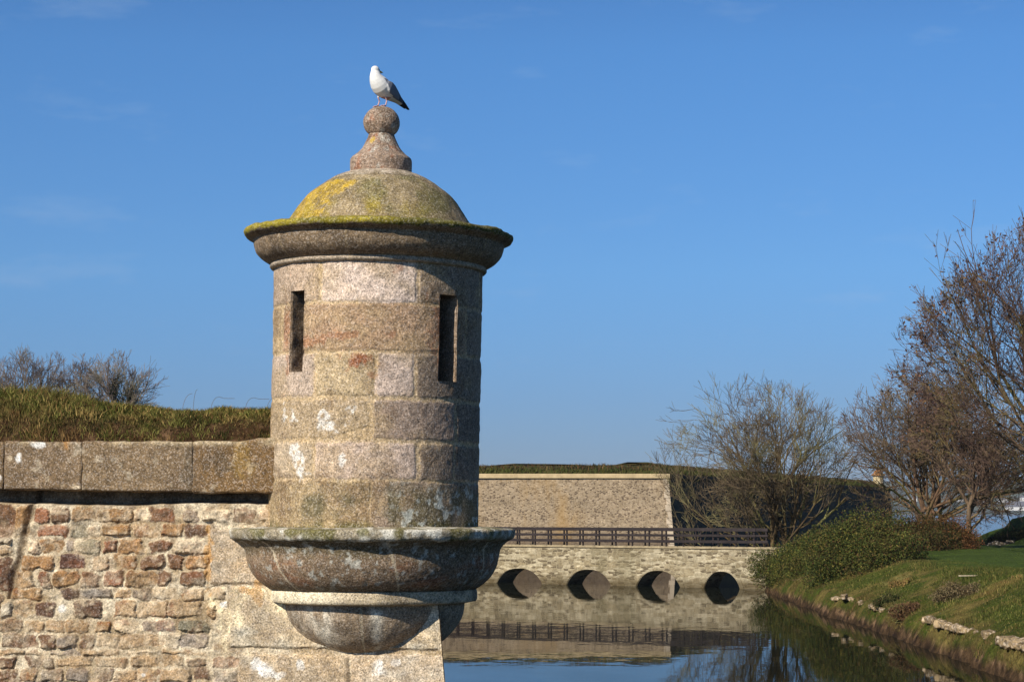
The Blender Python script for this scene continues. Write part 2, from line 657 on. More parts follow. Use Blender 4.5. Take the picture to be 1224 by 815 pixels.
def dome_c(T, Z, X, Y):
    c = mixc(lin(164, 146, 112)[None, None], lin(138, 120, 90)[None, None], fbm(X * 3, Y * 3, Z * 3, 131, 4))
    c = mixc(c, lin(112, 106, 62), sst(.45, .7, fbm(X * 4, Y * 4, Z * 4, 132, 4)) * .8)
    c = mixc(c, lin(182, 166, 146), sst(zt(219), zt(213), Z) * .8)
    nz = fbm(X * 5, Y * 5, Z * 5, 133, 5)
    side = sst(-.25, -.85, T + (nz - .5) * 1.7) * sst(zt(220), zt(236), Z + (nz - .5) * .25)
    side = sst(.42, .56, side * .75 + (fbm(X * 22, Y * 22, Z * 22, 138, 4) - .5) * 1.1)
    c = mixc(c, mixc(YEL[None, None], lin(170, 142, 50)[None, None], fbm(X * 12, Y * 12, Z * 12, 134, 3)), side * .95)
    lowy = sst(zt(244), zt(262), Z + (nz - .5) * .22) * sst(.9, -.1, T)
    c = mixc(c, lin(158, 138, 50), lowy * sst(.4, .6, fbm(X * 6, Y * 6, Z * 6, 139, 3)) * .75)
    jt = np.exp(-((Z - zt(217.3)) / .006) ** 2)
    c = mixc(c, DARK, jt * .7 * (T > -.9))
    # three stone courses: thin meridian joints
    for tj in (-1.25, .95, .12):
        c = mixc(c, lin(120, 108, 80), (np.abs(T - tj) < .008) * .35)
    c = mixc(c, lin(120, 104, 70), sst(.5, .62, fbm(X * 11, Y * 11, Z * 11, 137, 4)) * .45)
    return mixc(c, PALE, sst(.66, .74, fbm(X * 20, Y * 20, Z * 20, 136, 3)) * sst(zt(225), zt(213), Z) * .8)


def dome_h(T, Z, X, Y):
    return -.007 * np.exp(-((Z - zt(217.3)) / .008) ** 2)


prof = curve([(119, 284), (113, 273), (106, 262), (98, 250), (88, 237.5), (76, 227), (62, 217), (50, 211), (40, 207.5), (30, 206)], 6)
revolve('dome', prof, tower, dome_c, .012, .6, .008, 140, dome_h)

# ---- finial: moulded base, bell and ball -----------------------------------


def fin_c(T, Z, X, Y):
    c = mixc(lin(170, 148, 128)[None, None], lin(134, 112, 92)[None, None], fbm(X * 6, Y * 6, Z * 6, 151, 4))
    c = mixc(c, RUST * .85, sst(.55, .7, fbm(X * 9, Y * 9, Z * 9, 152, 4)) * .6)
    c = mixc(c, lin(190, 186, 172), sst(.58, .68, fbm(X * 16, Y * 16, Z * 16, 153, 3)) * .6)
    yl = np.exp(-(((T + .55) / .22) ** 2 + ((Z - zt(170)) / .04) ** 2))
    c = mixc(c, lin(186, 152, 40), sst(.3, .7, yl) * .8)
    return mixc(c, DARK, sst(.6, .72, fbm(X * 8, Y * 8, Z * 8, 154, 4)) * .5)


prof = curve([(35.5, 208), (37, 206.5), (37.3, 200), (37, 192), (35.5, 189)], 4) + curve([(33.5, 187.5), (28.5, 184), (23, 177.5), (19, 170), (16.5, 165), (15.5, 162), (14, 160)], 5)
finial = revolve('finial', prof, tower, fin_c, .008, 1.0, .006, 160)
a = np.linspace(-1.25, math.pi / 2 - .02, 28)
prof = [(22.3 * math.cos(t), 146.8 - 19.3 * math.sin(t)) for t in a]
revolve('ball', prof, finial, fin_c, .012, 1.2, .008, 170)


# ---- ledge and the corbel bowls below it -------------------------------------
def ledge_c(T, Z, X, Y):
    c = mixc(lin(176, 162, 136)[None, None], lin(120, 112, 88)[None, None], fbm(X * 5, Y * 5, Z * 8, 181, 4))
    c = mixc(c, lin(214, 210, 194), sst(.50, .62, fbm(X * 9, Y * 9, Z * 9, 182, 4)) * .85)
    return mixc(c, MOSS * .8, sst(.54, .68, fbm(X * 6, Y * 6, Z * 6, 183, 4)) * .8)


def edge_h(T, Z, X, Y):
    return (fbm(X * 6, Y * 6, Z * 3, 184, 4) - .5) * .03


prof = [(118, 629.0), (150, 630.5), (164, 631)] + curve([(167.5, 632), (169, 634.5), (168, 641), (165, 644)], 4) + [(160, 645)]
revolve('ledge', prof[::-1], tower, ledge_c, .009, .5, .005, 190, edge_h, tilt=False)


def bowl_c(T, Z, X, Y):
    c = mixc(lin(158, 132, 104)[None, None], lin(112, 96, 76)[None, None], fbm(X * 3, Y * 3, Z * 5, 201, 4))
    c = mixc(c, RUST * .9, sst(.52, .72, fbm(X * 3 + 4, Y * 3, Z * 7, 202, 4)) * .45 * sst(zt(650), zt(664), Z))
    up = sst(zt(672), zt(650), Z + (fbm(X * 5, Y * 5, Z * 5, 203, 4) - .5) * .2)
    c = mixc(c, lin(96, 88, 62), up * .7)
    c = mixc(c, lin(190, 190, 178), sst(.62, .7, fbm(X * 20, Y * 20, Z * 20, 204, 3)) * .6)
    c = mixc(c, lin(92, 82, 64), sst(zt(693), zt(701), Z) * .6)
    slant = T - (Z - zt(672)) * (-.28)
    for tj, w in ((th_of(333, 446, 150), .012), (th_of(473, 446, 150), .010), (1.1, .01)):
        c = mixc(c, lin(206, 190, 160), (np.abs(slant - tj) < w) * .75)
    return c


prof = curve([(164, 644.5), (159, 647.5), (154, 652), (151, 658), (150, 664)], 5) + curve([(149.5, 667), (148, 674), (145, 681), (140, 689), (133, 696), (126, 701)], 5) + [(122, 703)]
upper = revolve('corbel', prof[::-1], tower, bowl_c, .011, .5, .007, 210, tilt=False)


def band_c(T, Z, X, Y):
    c = mixc(lin(206, 188, 154)[None, None], lin(162, 144, 116)[None, None], fbm(X * 4, Y * 4, Z * 6, 221, 4))
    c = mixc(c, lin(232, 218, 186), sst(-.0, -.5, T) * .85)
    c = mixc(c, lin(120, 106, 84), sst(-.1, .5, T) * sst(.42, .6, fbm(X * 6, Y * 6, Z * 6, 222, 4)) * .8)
    return c


def lower_c(T, Z, X, Y):
    c = mixc(lin(176, 154, 126)[None, None], lin(140, 120, 96)[None, None], fbm(X * 3, Y * 3, Z * 4, 231, 4))
    nz = fbm(X * 9, Y * 9, Z * 4, 232, 4)
    for tj, w, s in ((th_of(381, 446, 112), .16, .85), (th_of(452, 446, 105), .07, .9), (th_of(345, 446, 112), .2, .5)):
        c = mixc(c, lin(232, 222, 200), np.exp(-((T - tj) / w) ** 2) * sst(.4, .62, nz) * s)
    c = mixc(c, lin(206, 190, 160), (np.abs(T - th_of(433, 446, 110)) < .012) * .7)
    return mixc(c, DARK, sst(.56, .7, fbm(X * 4, Y * 4, Z * 4, 233, 4)) * .45)


prof = [(119, 702.5)] + curve([(122.5, 703.5), (123.5, 706), (123.5, 714), (122, 717.5)], 4) + [(113, 719)]
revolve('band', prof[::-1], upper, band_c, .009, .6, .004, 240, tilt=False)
a = np.linspace(0, math.pi / 2 - .01, 30)
prof = [(112, 719)] + [(109.5 * math.cos(t), 720.5 + 69 * math.sin(t)) for t in a]
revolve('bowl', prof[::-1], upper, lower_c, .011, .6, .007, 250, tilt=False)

# ================================================================== RAMPART WALL
ZREF = zt(750)
BAT = 1 / 14.0


def wallY(s, z):
    return TY - (.53 + .205 * s) - BAT * (ZREF - np.asarray(z, float)) * .9


def W(px, py):
    Yy = 20.4
    for _ in range(6):
        p = P(px, py, Yy)
        Yy = float(wallY(p[0] - TX, p[2]))
    p = P(px, py, Yy)
    return p[0] - TX, p[2]


wall = empty('rampart_wall', (TX - 1.5, 20.6, -.5), 'old rampart wall of reddish brown rubble stones in pale mortar carrying the round watchtower on its corner', 'wall')
RED, RBR, ORA = lin(142, 97, 70), lin(118, 88, 64), lin(160, 124, 84)
DBR, OCH, TN = lin(100, 74, 58), lin(164, 128, 86), lin(178, 150, 114)
PAL, GRY, GGR, PUR = lin(212, 192, 160), lin(152, 136, 118), lin(136, 128, 104), lin(104, 76, 66)
CM = dict(r=RED, b=RBR, o=ORA, d=DBR, c=OCH, t=TN, p=PAL, g=GRY, e=GGR, u=PUR)
ROWS = [
 (112, 168, '140-205r 215-290b 300-385o 395-540c 545-600p 605-700b 740-815g 830-930p 940-1045b 1060-1100p'),
 (178, 222, '155-270r 280-350e 360-400p 405-535c 545-650t 660-740o 750-850b'),
 (240, 288, '112-160p 165-250o 265-300g 310-400e 420-475r 490-585o 610-700b 720-845p'),
 (300, 355, '85-215o 245-345u 378-435o 465-552o 578-670b 690-745b 765-845o'),
 (365, 425, '60-135t 165-200b 218-322o 332-402b 428-495r 515-632o 642-690b 735-840b'),
 (436, 480, '40-165c 250-325d 335-455g 475-535t 545-605g 620-720p 740-830t 862-918t'),
 (490, 549, '8-48p 58-120t 145-225d 308-408d 470-560t 570-680t 690-820t 852-880c'),
 (566, 610, '-120--10t 0-88b 110-180t 195-260t 270-350o 385-450o 470-560p 590-715g 730-850e'),
 (621, 674, '-110--5b 15-148b 162-225b 232-310g 325-385b 395-480t 490-640t 650-720p 727-845g'),
 (687, 705, '-90--10t 0-100t 110-190t 205-320g 340-480t 500-640p 660-840t'),
 (712, 752, '-100--8b 0-60b 110-222b 235-370t 390-520t 540-640t 650-745t 760-830b 868-960r'),
 (762, 810, '-90--8t 0-75b 85-155o 170-255g 275-355g 375-455b 465-550t 560-640t 655-770t 790-850d 870-965g'),
 (104, 226, '-60-58b 62-112c'), (232, 258, '-80-50p'), (264, 302, '-70--5b 4-52t'), (310, 446, '-60-46d'), (452, 548, '-100-2b'),
]
STONES = []          # s0,s1,z0,z1,colour,radius,height,kind
rngw = random.Random(5)
ZS = 240 / 815.0
for y0, y1, spec in ROWS:
    for it in spec.split():
        c = CM[it[-1]]
        body = it[:-1]
        k = body.find('-', 1)
        x0, x1 = float(body[:k]), float(body[k + 1:])
        jy0, jy1 = rngw.uniform(-3, 4), rngw.uniform(-4, 3)
        s0, z1 = W(x0 * ZS, 575 + (y0 + jy0) * ZS)
        s1, z0 = W(x1 * ZS, 575 + (y1 + jy1) * ZS)
        STONES.append([s0, s1, z0, z1, c * rngw.uniform(.85, 1.12), min(.04, (z1 - z0) * rngw.uniform(.12, .32)), rngw.uniform(.006, .036), 0])
# masonry that runs on past the picture's edges
z_low = W(100, 814)[1]
zcur = z_low
while zcur > -.6:
    hgt = rngw.uniform(.10, .19)
    s = -9.2
    while s < -.9:
        w = rngw.uniform(.14, .42)
        STONES.append([s, s + w, zcur - hgt, zcur, CM[rngw.choice('bbottcgde')] * rngw.uniform(.8, 1.1), .04, rngw.uniform(.01, .03), 0])
        s += w + rngw.uniform(.015, .05)
    zcur -= hgt + rngw.uniform(.015, .04)
zcur = W(10, 600)[1]
s_left = W(-28, 700)[0]
while zcur > z_low + .02:
    hgt = rngw.uniform(.11, .18)
    s = -9.2
    while s < s_left - .1:
        w = rngw.uniform(.14, .4)
        STONES.append([s, min(s + w, s_left - .01), zcur - hgt, zcur, CM[rngw.choice('bbottcgde')] * rngw.uniform(.8, 1.1), .04, rngw.uniform(.01, .03), 0])
        s += w + rngw.uniform(.015, .05)
    zcur -= hgt + .03
# dressed granite at the corner
ASH = [(252, 632, 345, 698), (276, 701, 560, 777), (286, 781, 415, 832), (419, 781, 570, 832), (318, 590, 380, 630)]
AC = [lin(182, 162, 134), lin(194, 176, 146), lin(192, 172, 142), lin(196, 176, 148), lin(176, 152, 118)]
for (x0, y0, x1, y1), c in zip(ASH, AC):
    s0, z1 = W(x0, y0); s1, z0 = W(x1, y1)
    STONES.append([s0, s1, z0, z1, c, .012, .026, 1])
zcur = STONES[-2][2] - .02
k = 0
while zcur > -.6:
    sp = -.35 if k % 2 else -.05
    STONES.append([-1.25 if k % 2 else -.95, sp, zcur - .42, zcur, AC[2], .015, .026, 1])
    STONES.append([sp + .025, 1.4, zcur - .42, zcur, AC[3], .015, .026, 1])
    zcur -= .445
    k += 1

z_top = W(150, 586)[1] + .03
sg = np.concatenate([np.arange(-9, -3.85, .04), np.arange(-3.85, .66, .0058), [.66]])
zg = np.concatenate([np.arange(-.6, 2.62, .035), np.arange(2.62, z_top, .0058), [z_top]])
Z2, S2 = np.meshgrid(zg, sg, indexing='ij')
wx = (fbm(S2 * 9, Z2 * 9, 0 * S2, 301, 5, .6) - .5) * .11
wz = (fbm(S2 * 8 + 40, Z2 * 9, 0 * S2, 302, 5, .6) - .5) * .085
best = np.full(S2.shape, .5)
hgt = np.zeros(S2.shape)
colr = np.zeros(S2.shape + (3,)) + TN
kind = np.zeros(S2.shape, np.int8)
_trng = np.random.default_rng(55)
for s0, s1, z0, z1, c, rr, hh, kd in STONES:
    i0, i1 = np.searchsorted(zg, [z0 - .08, z1 + .08])
    j0, j1 = np.searchsorted(sg, [s0 - .08, s1 + .08])
    if i1 <= i0 or j1 <= j0: continue
    f = .18 if kd else 1.0
    ss_ = S2[i0:i1, j0:j1] + wx[i0:i1, j0:j1] * f
    zz_ = Z2[i0:i1, j0:j1] + wz[i0:i1, j0:j1] * f
    qx = np.abs(ss_ - (s0 + s1) / 2) - (s1 - s0) / 2 + rr
    qz = np.abs(zz_ - (z0 + z1) / 2) - (z1 - z0) / 2 + rr
    d = np.hypot(np.maximum(qx, 0), np.maximum(qz, 0)) + np.minimum(np.maximum(qx, qz), 0) - rr - (0 if kd else .005)
    b = best[i0:i1, j0:j1]
    m = d < b
    b[m] = d[m]
    tl = _trng.uniform(-.13, .13, 2) if not kd else np.zeros(2)
    hgt[i0:i1, j0:j1][m] = (hh + tl[0] * (ss_ - (s0 + s1) / 2) + tl[1] * (zz_ - (z0 + z1) / 2))[m]
    colr[i0:i1, j0:j1][m] = c
    kind[i0:i1, j0:j1][m] = kd
fine = fbm(S2 * 16, Z2 * 16, 0 * S2 + 3, 305, 4)
mid = fbm(S2 * 4, Z2 * 4, 0 * S2 + 8, 306, 4)
stone = sst(.008, -.010, best + (fine - .5) * .045)
H = stone * hgt * (.55 + .45 * sst(0, -.022, best)) + (fine - .5) * np.where(kind == 1, .008, .038) + (mid - .5) * np.where(kind == 1, .008, .03)
scol = colr * (.5 + 1.0 * fbm(S2 * 15, Z2 * 19, 0 * S2, 307, 5, .62))[..., None]
hue = fbm(S2 * 5, Z2 * 8, 0 * S2 + 30, 327, 3)[..., None]
scol = scol * (1 + (hue - .5) * np.array([.15, -.1, -.45]))
scol = mixc(scol, RUST * .8, sst(.58, .75, fbm(S2 * 11, Z2 * 11, 0 * S2 + 5, 308, 4)) * .5 * (kind == 0))
scol = mixc(scol, PAL * .95, sst(.56, .72, fbm(S2 * 14, Z2 * 14, 0 * S2 + 9, 309, 4)) * .55 * (kind == 0))
mcol = mixc(lin(216, 200, 170)[None, None], lin(172, 150, 116)[None, None], sst(.3, .72, fbm(S2 * 5, Z2 * 5, 0 * S2 + 4, 310, 4)))
mcol = mixc(mcol, lin(128, 104, 78), sst(.58, .75, fbm(S2 * 13, Z2 * 13, 0 * S2 + 2, 311, 3)) * .6)
Cw = mixc(mcol, scol, stone * .96)
# mortar smeared over the stones, mostly low and towards the corner
sm = sst(.50, .66, fbm(S2 * 3.2, Z2 * 4.5, 0 * S2 + 12, 312, 4) + .10 * sst(-2.6, -1.4, S2) + .05 * sst(W(100, 690)[1], W(100, 780)[1], Z2) - .06)
Cw = mixc(Cw, mcol * .92, sm * .42 * (kind == 0))


def wspots(lst, seed, k=2.4):
    out = np.zeros(S2.shape)
    nz = fbm(S2 * 14, Z2 * 14, 0 * S2 + 1, seed, 4)
    for px, py, rx, ry in lst:
        cs, cz = W(px, py)
        q = np.hypot((S2 - cs) / (rx * KPX), (Z2 - cz) / (ry * KPX))
        out = np.maximum(out, sst(1.2, .6, q + (nz - .5) * k))
    return out


Cw = mixc(Cw, lin(236, 218, 178), wspots([(300, 708, 34, 8), (340, 722, 26, 9), (285, 722, 12, 20), (268, 746, 8, 34), (258, 720, 10, 12)], 321) * .8)
Cw = mixc(Cw, lin(190, 140, 70), wspots([(309, 707, 6, 12), (250, 660, 5, 34), (300, 705, 12, 4)], 322) * .7)
Cw = mixc(Cw, WHITE, wspots([(73, 727, 7, 7), (266, 722, 6, 5), (308, 796, 6, 8), (322, 801, 8, 8), (332, 808, 8, 5), (452, 793, 9, 10), (360, 796, 5, 5), (172, 806, 3, 3), (470, 790, 6, 4)], 323) * .85)
Cw = mixc(Cw, lin(150, 130, 104), sst(.5, .68, fbm(S2 * 4, Z2 * 3, 0 * S2 + 21, 324, 4)) * .55 * (kind == 1))
# the old crack beside the far edge of the picture
ca, cb = np.array(W(38, 604)), np.array(W(11, 716))
tt = np.clip((Z2 - cb[1]) / (ca[1] - cb[1]), 0, 1)
ds = np.abs(S2 - (cb[0] + (ca[0] - cb[0]) * tt) + (fine - .5) * .05) + (Z2 < cb[1]) * 1.0
ck = sst(.06 * (.3 + 1.2 * fbm(S2 * 0, Z2 * 6, 0 * S2, 345, 3)), .0, ds)
H -= ck * .05
Cw = mixc(Cw, lin(112, 94, 70), ck * .75)
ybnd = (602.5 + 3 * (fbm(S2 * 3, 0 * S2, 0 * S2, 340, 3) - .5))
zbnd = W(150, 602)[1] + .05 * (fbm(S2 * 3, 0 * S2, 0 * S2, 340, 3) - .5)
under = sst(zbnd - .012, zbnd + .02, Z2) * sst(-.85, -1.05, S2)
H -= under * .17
Cw = mixc(Cw, lin(96, 80, 62), under * .8)  # undercut strip also darkened in colour to deepen the coping's shadow
zc725 = W(527, 725)[1]
corner = .654 + np.maximum(zc725 - Z2, -.6) * (8.0 / 90.0)
Sw = np.where(S2 > -.5, -.5 + (S2 + .5) * (corner + .5) / 1.16, S2)
H = H * sst(.66, .60, S2)  + .018 * (1 - sst(.66, .60, S2)) + (mid - .5) * .01
Vw = np.stack([TX + Sw - .2 * H, wallY(Sw, Z2) - H, Z2], -1).reshape(-1, 3)
cells = kind[:-1, :-1] == 1
allF = grid_faces(len(zg), len(sg), np.ones(cells.shape, bool))
isA = cells.reshape(-1)
for nm, msk in (('rubble_face', ~isA), ('corner_ashlar', isA)):
    v, f, c = drop_unused(Vw, allF[msk], Cw.reshape(-1, 3))
    obj(nm, np_mesh(nm, v, f, c), M_RUBBLE if nm == 'rubble_face' else M_GRANITE, wall)

# the wall's other face, running away from the corner
F2 = -.12


def face2(zv, t):
    c = .654 + max(zc725 - zv, -.6) * (8.0 / 90.0)
    y0 = float(wallY(c, zv)) - .016
    return np.array([TX + c + F2 * t + .004, y0 + t, zv])


tv = np.concatenate([[0, .15, .4, .8, 1.4, 2.2, 3.5, 5], np.arange(8, 136, 6)])
zv = np.concatenate([np.arange(-.6, z_top, .25), [z_top + .47]])
V = np.array([[face2(z, t) for t in tv] for z in zv]).reshape(-1, 3)


def masonry_mat(name, c1, c2, c3, mortar, sx, sz, dx=1.0, stain=None, rot=0.0, bump=.4, mw=.045, wet=None, wetc=None):
    """coursed rubble: squashed Voronoi cells with pointing between them"""
    n = N(name)
    vec = n.coord((dx * sx, sx, sz), (0, 0, rot))
    wob = n.add('ShaderNodeVectorMath', operation='ADD')
    nz = n.add('ShaderNodeTexNoise'); nz.inputs['Scale'].default_value = 1.6; nz.inputs['Detail'].default_value = 3
    n.link(vec, nz.inputs['Vector'])
    sc = n.add('ShaderNodeVectorMath', operation='SCALE'); sc.inputs['Scale'].default_value = .35
    n.link(nz.outputs['Color'], sc.inputs[0]); n.link(vec, wob.inputs[0]); n.link(sc.outputs[0], wob.inputs[1])
    w = wob.outputs[0]
    cellc = n.sep(n.voro(1.0, 'F1', w, .85))
    edge = n.voro(1.0, 'DISTANCE_TO_EDGE', w, .85, 'Distance')
    col = n.mix(n.rng(cellc[0], .25, .75, 0, 1), c1, c2)
    col = n.mix(n.rng(cellc[1], .70, .74, 0, 1), col, c3)
    col = scale3(n, col, n.rng(n.noise(7, 4, .7), .3, .7, .62, 1.36))
    col = scale3(n, col, n.rng(n.noise(1.1, 5, .65), .32, .68, .72, 1.2))
    ms = n.rng(edge, mw * .5, mw * 1.6, 1, 0)
    col = n.mix(ms, col, mortar)
    if stain is not None:
        st = n.noise(.35, 5, .6, n.coord((1, 1, .35)))
        col = n.mix(n.rng(st, .52, .68, 0, .6), col, stain)
    if wet is not None:
        zc_ = n.add('ShaderNodeSeparateXYZ'); n.link(n.tc, zc_.inputs[0])
        wv = n.math('ADD', zc_.outputs[2], n.math('MULTIPLY', n.noise(.9, 4), -.5))
        col = n.mix(n.rng(wv, wet[0] - .25, wet[1] - .25, .8, 0), col, wetc)
    h = n.math('ADD', n.rng(edge, 0, .12, 0, 1), n.math('MULTIPLY', n.noise(14, 3), .5))
    n.bump(h, bump, .03)
    return n.done(col, .9, .2)


M_SIDE = masonry_mat('side_masonry', RBR, TN, GRY, lin(200, 180, 150), 3.2, 6.5, stain=lin(90, 84, 60))
obj('side_face', np_mesh('side_face', V, grid_faces(len(zv), len(tv)), None), M_SIDE, wall)

# coping stones, projecting over the rubble
jx = [(-330, -222), (-220, -112), (-110, 7.0), (9.2, 100.3), (101.3, 231.5), (232.6, 341)]
for i, (x0, x1) in enumerate(jx):
    t0, t1 = (x0 + x1) / 2 / 320.0, 0
    yb0, yb1 = 585 + x0 * .0135, 585 + x1 * .0135
    yt0, yt1 = 528, 528
    s0, zb0 = W(x0, yb0); s1, zb1 = W(x1, yb1)
    _, zt0 = W(x0, yt0); _, zt1 = W(x1, yt1)
    L, Hh, Dd = (s1 - s0) * 1.02, (zt0 + zt1 - zb0 - zb1) / 2, .62
    vis = x1 > 0
    V, Fq = rough_box((L / 2, Dd / 2, Hh / 2), (int(L / .014) if vis else 20, 14, 36 if vis else 10), .022, .02, 7, 400 + i)
    V += ((fbm(V[:, 0] * 18, V[:, 1] * 18, V[:, 2] * 18, 410 + i, 3) - .5) * .008)[:, None] * np.array([0, -1, 0])
    U = V[:, 0] / (L / 2)
    sC, zC = (s0 + s1) / 2, (zb0 + zb1 + zt0 + zt1) / 4
    slope = ((zb1 + zt1) - (zb0 + zt0)) / 2 / max(L, .1)
    Sx = sC + V[:, 0]
    Zx = zC + V[:, 2] + slope * V[:, 0]
    Yx = wallY(Sx, zC) - .155 + Dd / 2 + V[:, 1]
    if i == 5:       # mortar fillet rising onto the drum
        Zx += .05 * sst(285, 335, x0 + (U + 1) / 2 * (x1 - x0)) * sst(0, Hh / 2, V[:, 2])
    Vx = np.stack([TX + Sx, Yx, Zx], -1)
    q = Vx
    base = [lin(150, 128, 98), lin(158, 136, 104), lin(146, 124, 96), lin(158, 138, 112), lin(160, 140, 112), lin(150, 124, 88)][i]
    base = base * np.array([.72, .66, .58])
    c = mixc(base[None], base[None] * .68, fbm(q[:, 0] * 4, q[:, 1] * 4, q[:, 2] * 4, 420, 4))
    c = mixc(c, lin(112, 92, 68), sst(.5, .7, fbm(q[:, 0] * 2.5, q[:, 1] * 2, q[:, 2] * 1.5, 421, 4)) * .75)
    c = mixc(c, lin(176, 162, 138), sst(.66, .76, fbm(q[:, 0] * 12, q[:, 1] * 12, q[:, 2] * 12, 422, 3)) * .6)

    def cs(px, py, rx, ry, colr_, k=.9):
        global c
        a_, z_ = W(px, py)
        qq = np.hypot((q[:, 0] - TX - a_) / (rx * KPX), (q[:, 2] - z_) / (ry * KPX)) + (fbm(q[:, 0] * 13, q[:, 1] * 13, q[:, 2] * 13, 425, 3) - .5) * 2.4
        c = mixc(c, colr_, sst(1.2, .6, qq) * k)
    cs(47, 531, 8, 5, WHITE); cs(26, 549, 6, 5, WHITE); cs(3, 571, 5, 5, WHITE); cs(84, 532, 6, 7, lin(176, 120, 50))
    cs(293, 548, 12, 22, lin(158, 128, 66), .4); cs(97, 582, 8, 4, PAL); cs(17, 548, 4, 4, PAL)
    cs(262, 552, 16, 20, lin(84, 72, 56), .6); cs(228, 560, 8, 30, lin(96, 84, 66), .6)
    topm = sst(zC + Hh * .36, zC + Hh * .5, q[:, 2] - slope * V[:, 0]) * sst(.35, .55, fbm(q[:, 0] * 6, q[:, 1] * 6, q[:, 2] * 6, 423, 3))
    c = mixc(c, lin(190, 172, 138), topm * .7)
    obj('coping_stone', np_mesh('coping_stone', Vx, Fq, c), M_GRANITE, wall)
COPE_Z = zt0
# ================================================================== GRASS HELPERS
def blades(pos, h, w, col, rng, lean_amt=.5, tipcol=None):
    n = len(pos)
    a = rng.uniform(0, 2 * math.pi, n)
    side = np.stack([np.cos(a), np.sin(a), np.zeros(n)], -1)
    b = rng.uniform(0, 2 * math.pi, n)
    bend = np.stack([np.cos(b), np.sin(b), np.zeros(n)], -1) * (rng.uniform(.1, 1, n) * lean_amt * h)[:, None]
    up = np.array([0, 0, 1.0])
    p0, p1 = pos - side * w[:, None] / 2, pos + side * w[:, None] / 2
    m = pos + up * (h * .6)[:, None] + bend * .35
    m0, m1 = m - side * w[:, None] * .38, m + side * w[:, None] * .38
    t = pos + up * (h * .95)[:, None] + bend
    V = np.stack([p0, p1, m0, m1, t], 1).reshape(-1, 3)
    i = (np.arange(n) * 5)[:, None]
    quads = i + np.array([[0, 1, 3, 2]])
    tris = i + np.array([[2, 3, 4]])
    C = np.repeat(col, 5, 0)
    if tipcol is not None:
        C = C.reshape(n, 5, 3); C[:, 4] = tipcol; C = C.reshape(-1, 3)
    return V, [quads, tris], C


def pick(cols, wts, n, rng, var=.25):
    k = rng.choice(len(cols), n, p=np.array(wts) / sum(wts))
    c = np.array(cols)[k]
    return c * rng.uniform(1 - var, 1 + var, (n, 1))


G_DARK, G_MID, G_LT = lin(62, 70, 30), lin(94, 98, 42), lin(136, 132, 70)
STRAW, DEADB, SOIL = lin(176, 150, 92), lin(104, 76, 46), lin(74, 54, 36)

# ================================================================== TURF ON THE RAMPART
def px_of_s(s):
    return 446 + s / KPX


def crest(s):
    return np.interp(px_of_s(s), [-900, -60, 0, 60, 105, 200, 330, 900], [.52, .52, .50, .44, .37, .33, .34, .36])


def turf_z(s, t, X, Y):
    hc = crest(s)
    prof = np.interp(t, [0, .06, .16, .34, .65, 1.1, 40, 75, 110, 135], [-.10, .05, .16, .24, .31, .33, .45, 2.6, 4.35, 4.4])
    z = COPE_Z - .03 + np.where(t < 1.2, prof * hc / .33, prof + hc - .33)
    n = fbm(X * 3.1, Y * 3.1, 0 * X, 501, 4) - .5
    return z + n * .14 * sst(0, .25, t) + (fbm(X * 11, Y * 11, 0 * X, 502, 3) - .5) * .09 * sst(1.5, .2, t) + (fbm(X * 28, Y * 28, 0 * X, 503, 2) - .5) * .05 * sst(1.5, .2, t) * sst(0, .04, t)


tt = np.concatenate([np.arange(0, 1.3, .03), np.arange(1.3, 4, .25), np.arange(4, 40, 2.5), np.arange(40, 133, 4)])
uu = np.linspace(0, 1, 260)
Tt, Uu = np.meshgrid(tt, uu, indexing='ij')
xl = -9.0 - Tt * .45
xr = .60 + F2 * Tt
Ss = xl + (xr - xl) * Uu
Yt = wallY(np.clip(Ss, -9, .65), COPE_Z) + .02 + Tt
Xt = TX + Ss
Zt_ = turf_z(Ss, Tt, Xt, Yt)
cT = mixc(SOIL[None, None] * .75, lin(104, 80, 58), sst(.45, .75, fbm(Xt * 9, Yt * 9, Zt_ * 9, 505, 4)))
cT = mixc(cT, G_DARK, sst(.22, .5, Tt + (fbm(Xt * 4, Yt * 4, 0 * Xt, 506, 3) - .5) * .3) * .8)
n = N('turf_soil')
n.bump(n.noise(30, 5, .7), .8, .03)
M_TURF = n.done(scale3(n, n.attr(), n.rng(n.noise(22, 4, .7), .3, .7, .5, 1.5)), .95, .1)
tag(obj('rampart_ground', np_mesh('rampart_ground', np.stack([Xt, Yt, Zt_], -1).reshape(-1, 3), grid_faces(len(tt), len(uu)), cT.reshape(-1, 3)), M_TURF), kind='structure')

rg = np.random.default_rng(11)
nb = 100000
t = np.where(rg.random(nb) < .86, .012 + rg.random(nb) ** 1.25 * 1.1, rg.uniform(.05, 3.5, nb))
s = rg.uniform(-5.2, .2, nb)
X_, Y_ = TX + s, wallY(s, COPE_Z) + .02 + t
keepg = rg.random(nb) < .7 + .3 * sst(.05, .42, t + (fbm(X_ * 2.4, Y_ * 2.4, 0 * X_, 511, 3) - .5) * .35 + .3 * sst(-2.3, -3.4, s) * 1.0)
t, s, X_, Y_ = t[keepg], s[keepg], X_[keepg], Y_[keepg]
nb = len(t)
z = turf_z(s, t, X_, Y_) - .01
big = sst(-2.35, -3.3, s)
patch = fbm(X_ * 2.6, Y_ * 2.6, 0 * X_, 512, 3)
h = rg.uniform(.03, .085, nb) * (1 + 1.4 * big * rg.random(nb) ** 1.5) * (.6 + .9 * patch)
w = rg.uniform(.004, .009, nb)
col = pick([G_DARK * .8, G_MID * .85, G_LT, STRAW, DEADB], [3.4, 3, 1.6, 1.2, 1.6], nb, rg, .4)
col = col * (.7 + 1.1 * fbm(X_ * 5, Y_ * 5, 0 * X_, 519, 3))[:, None]
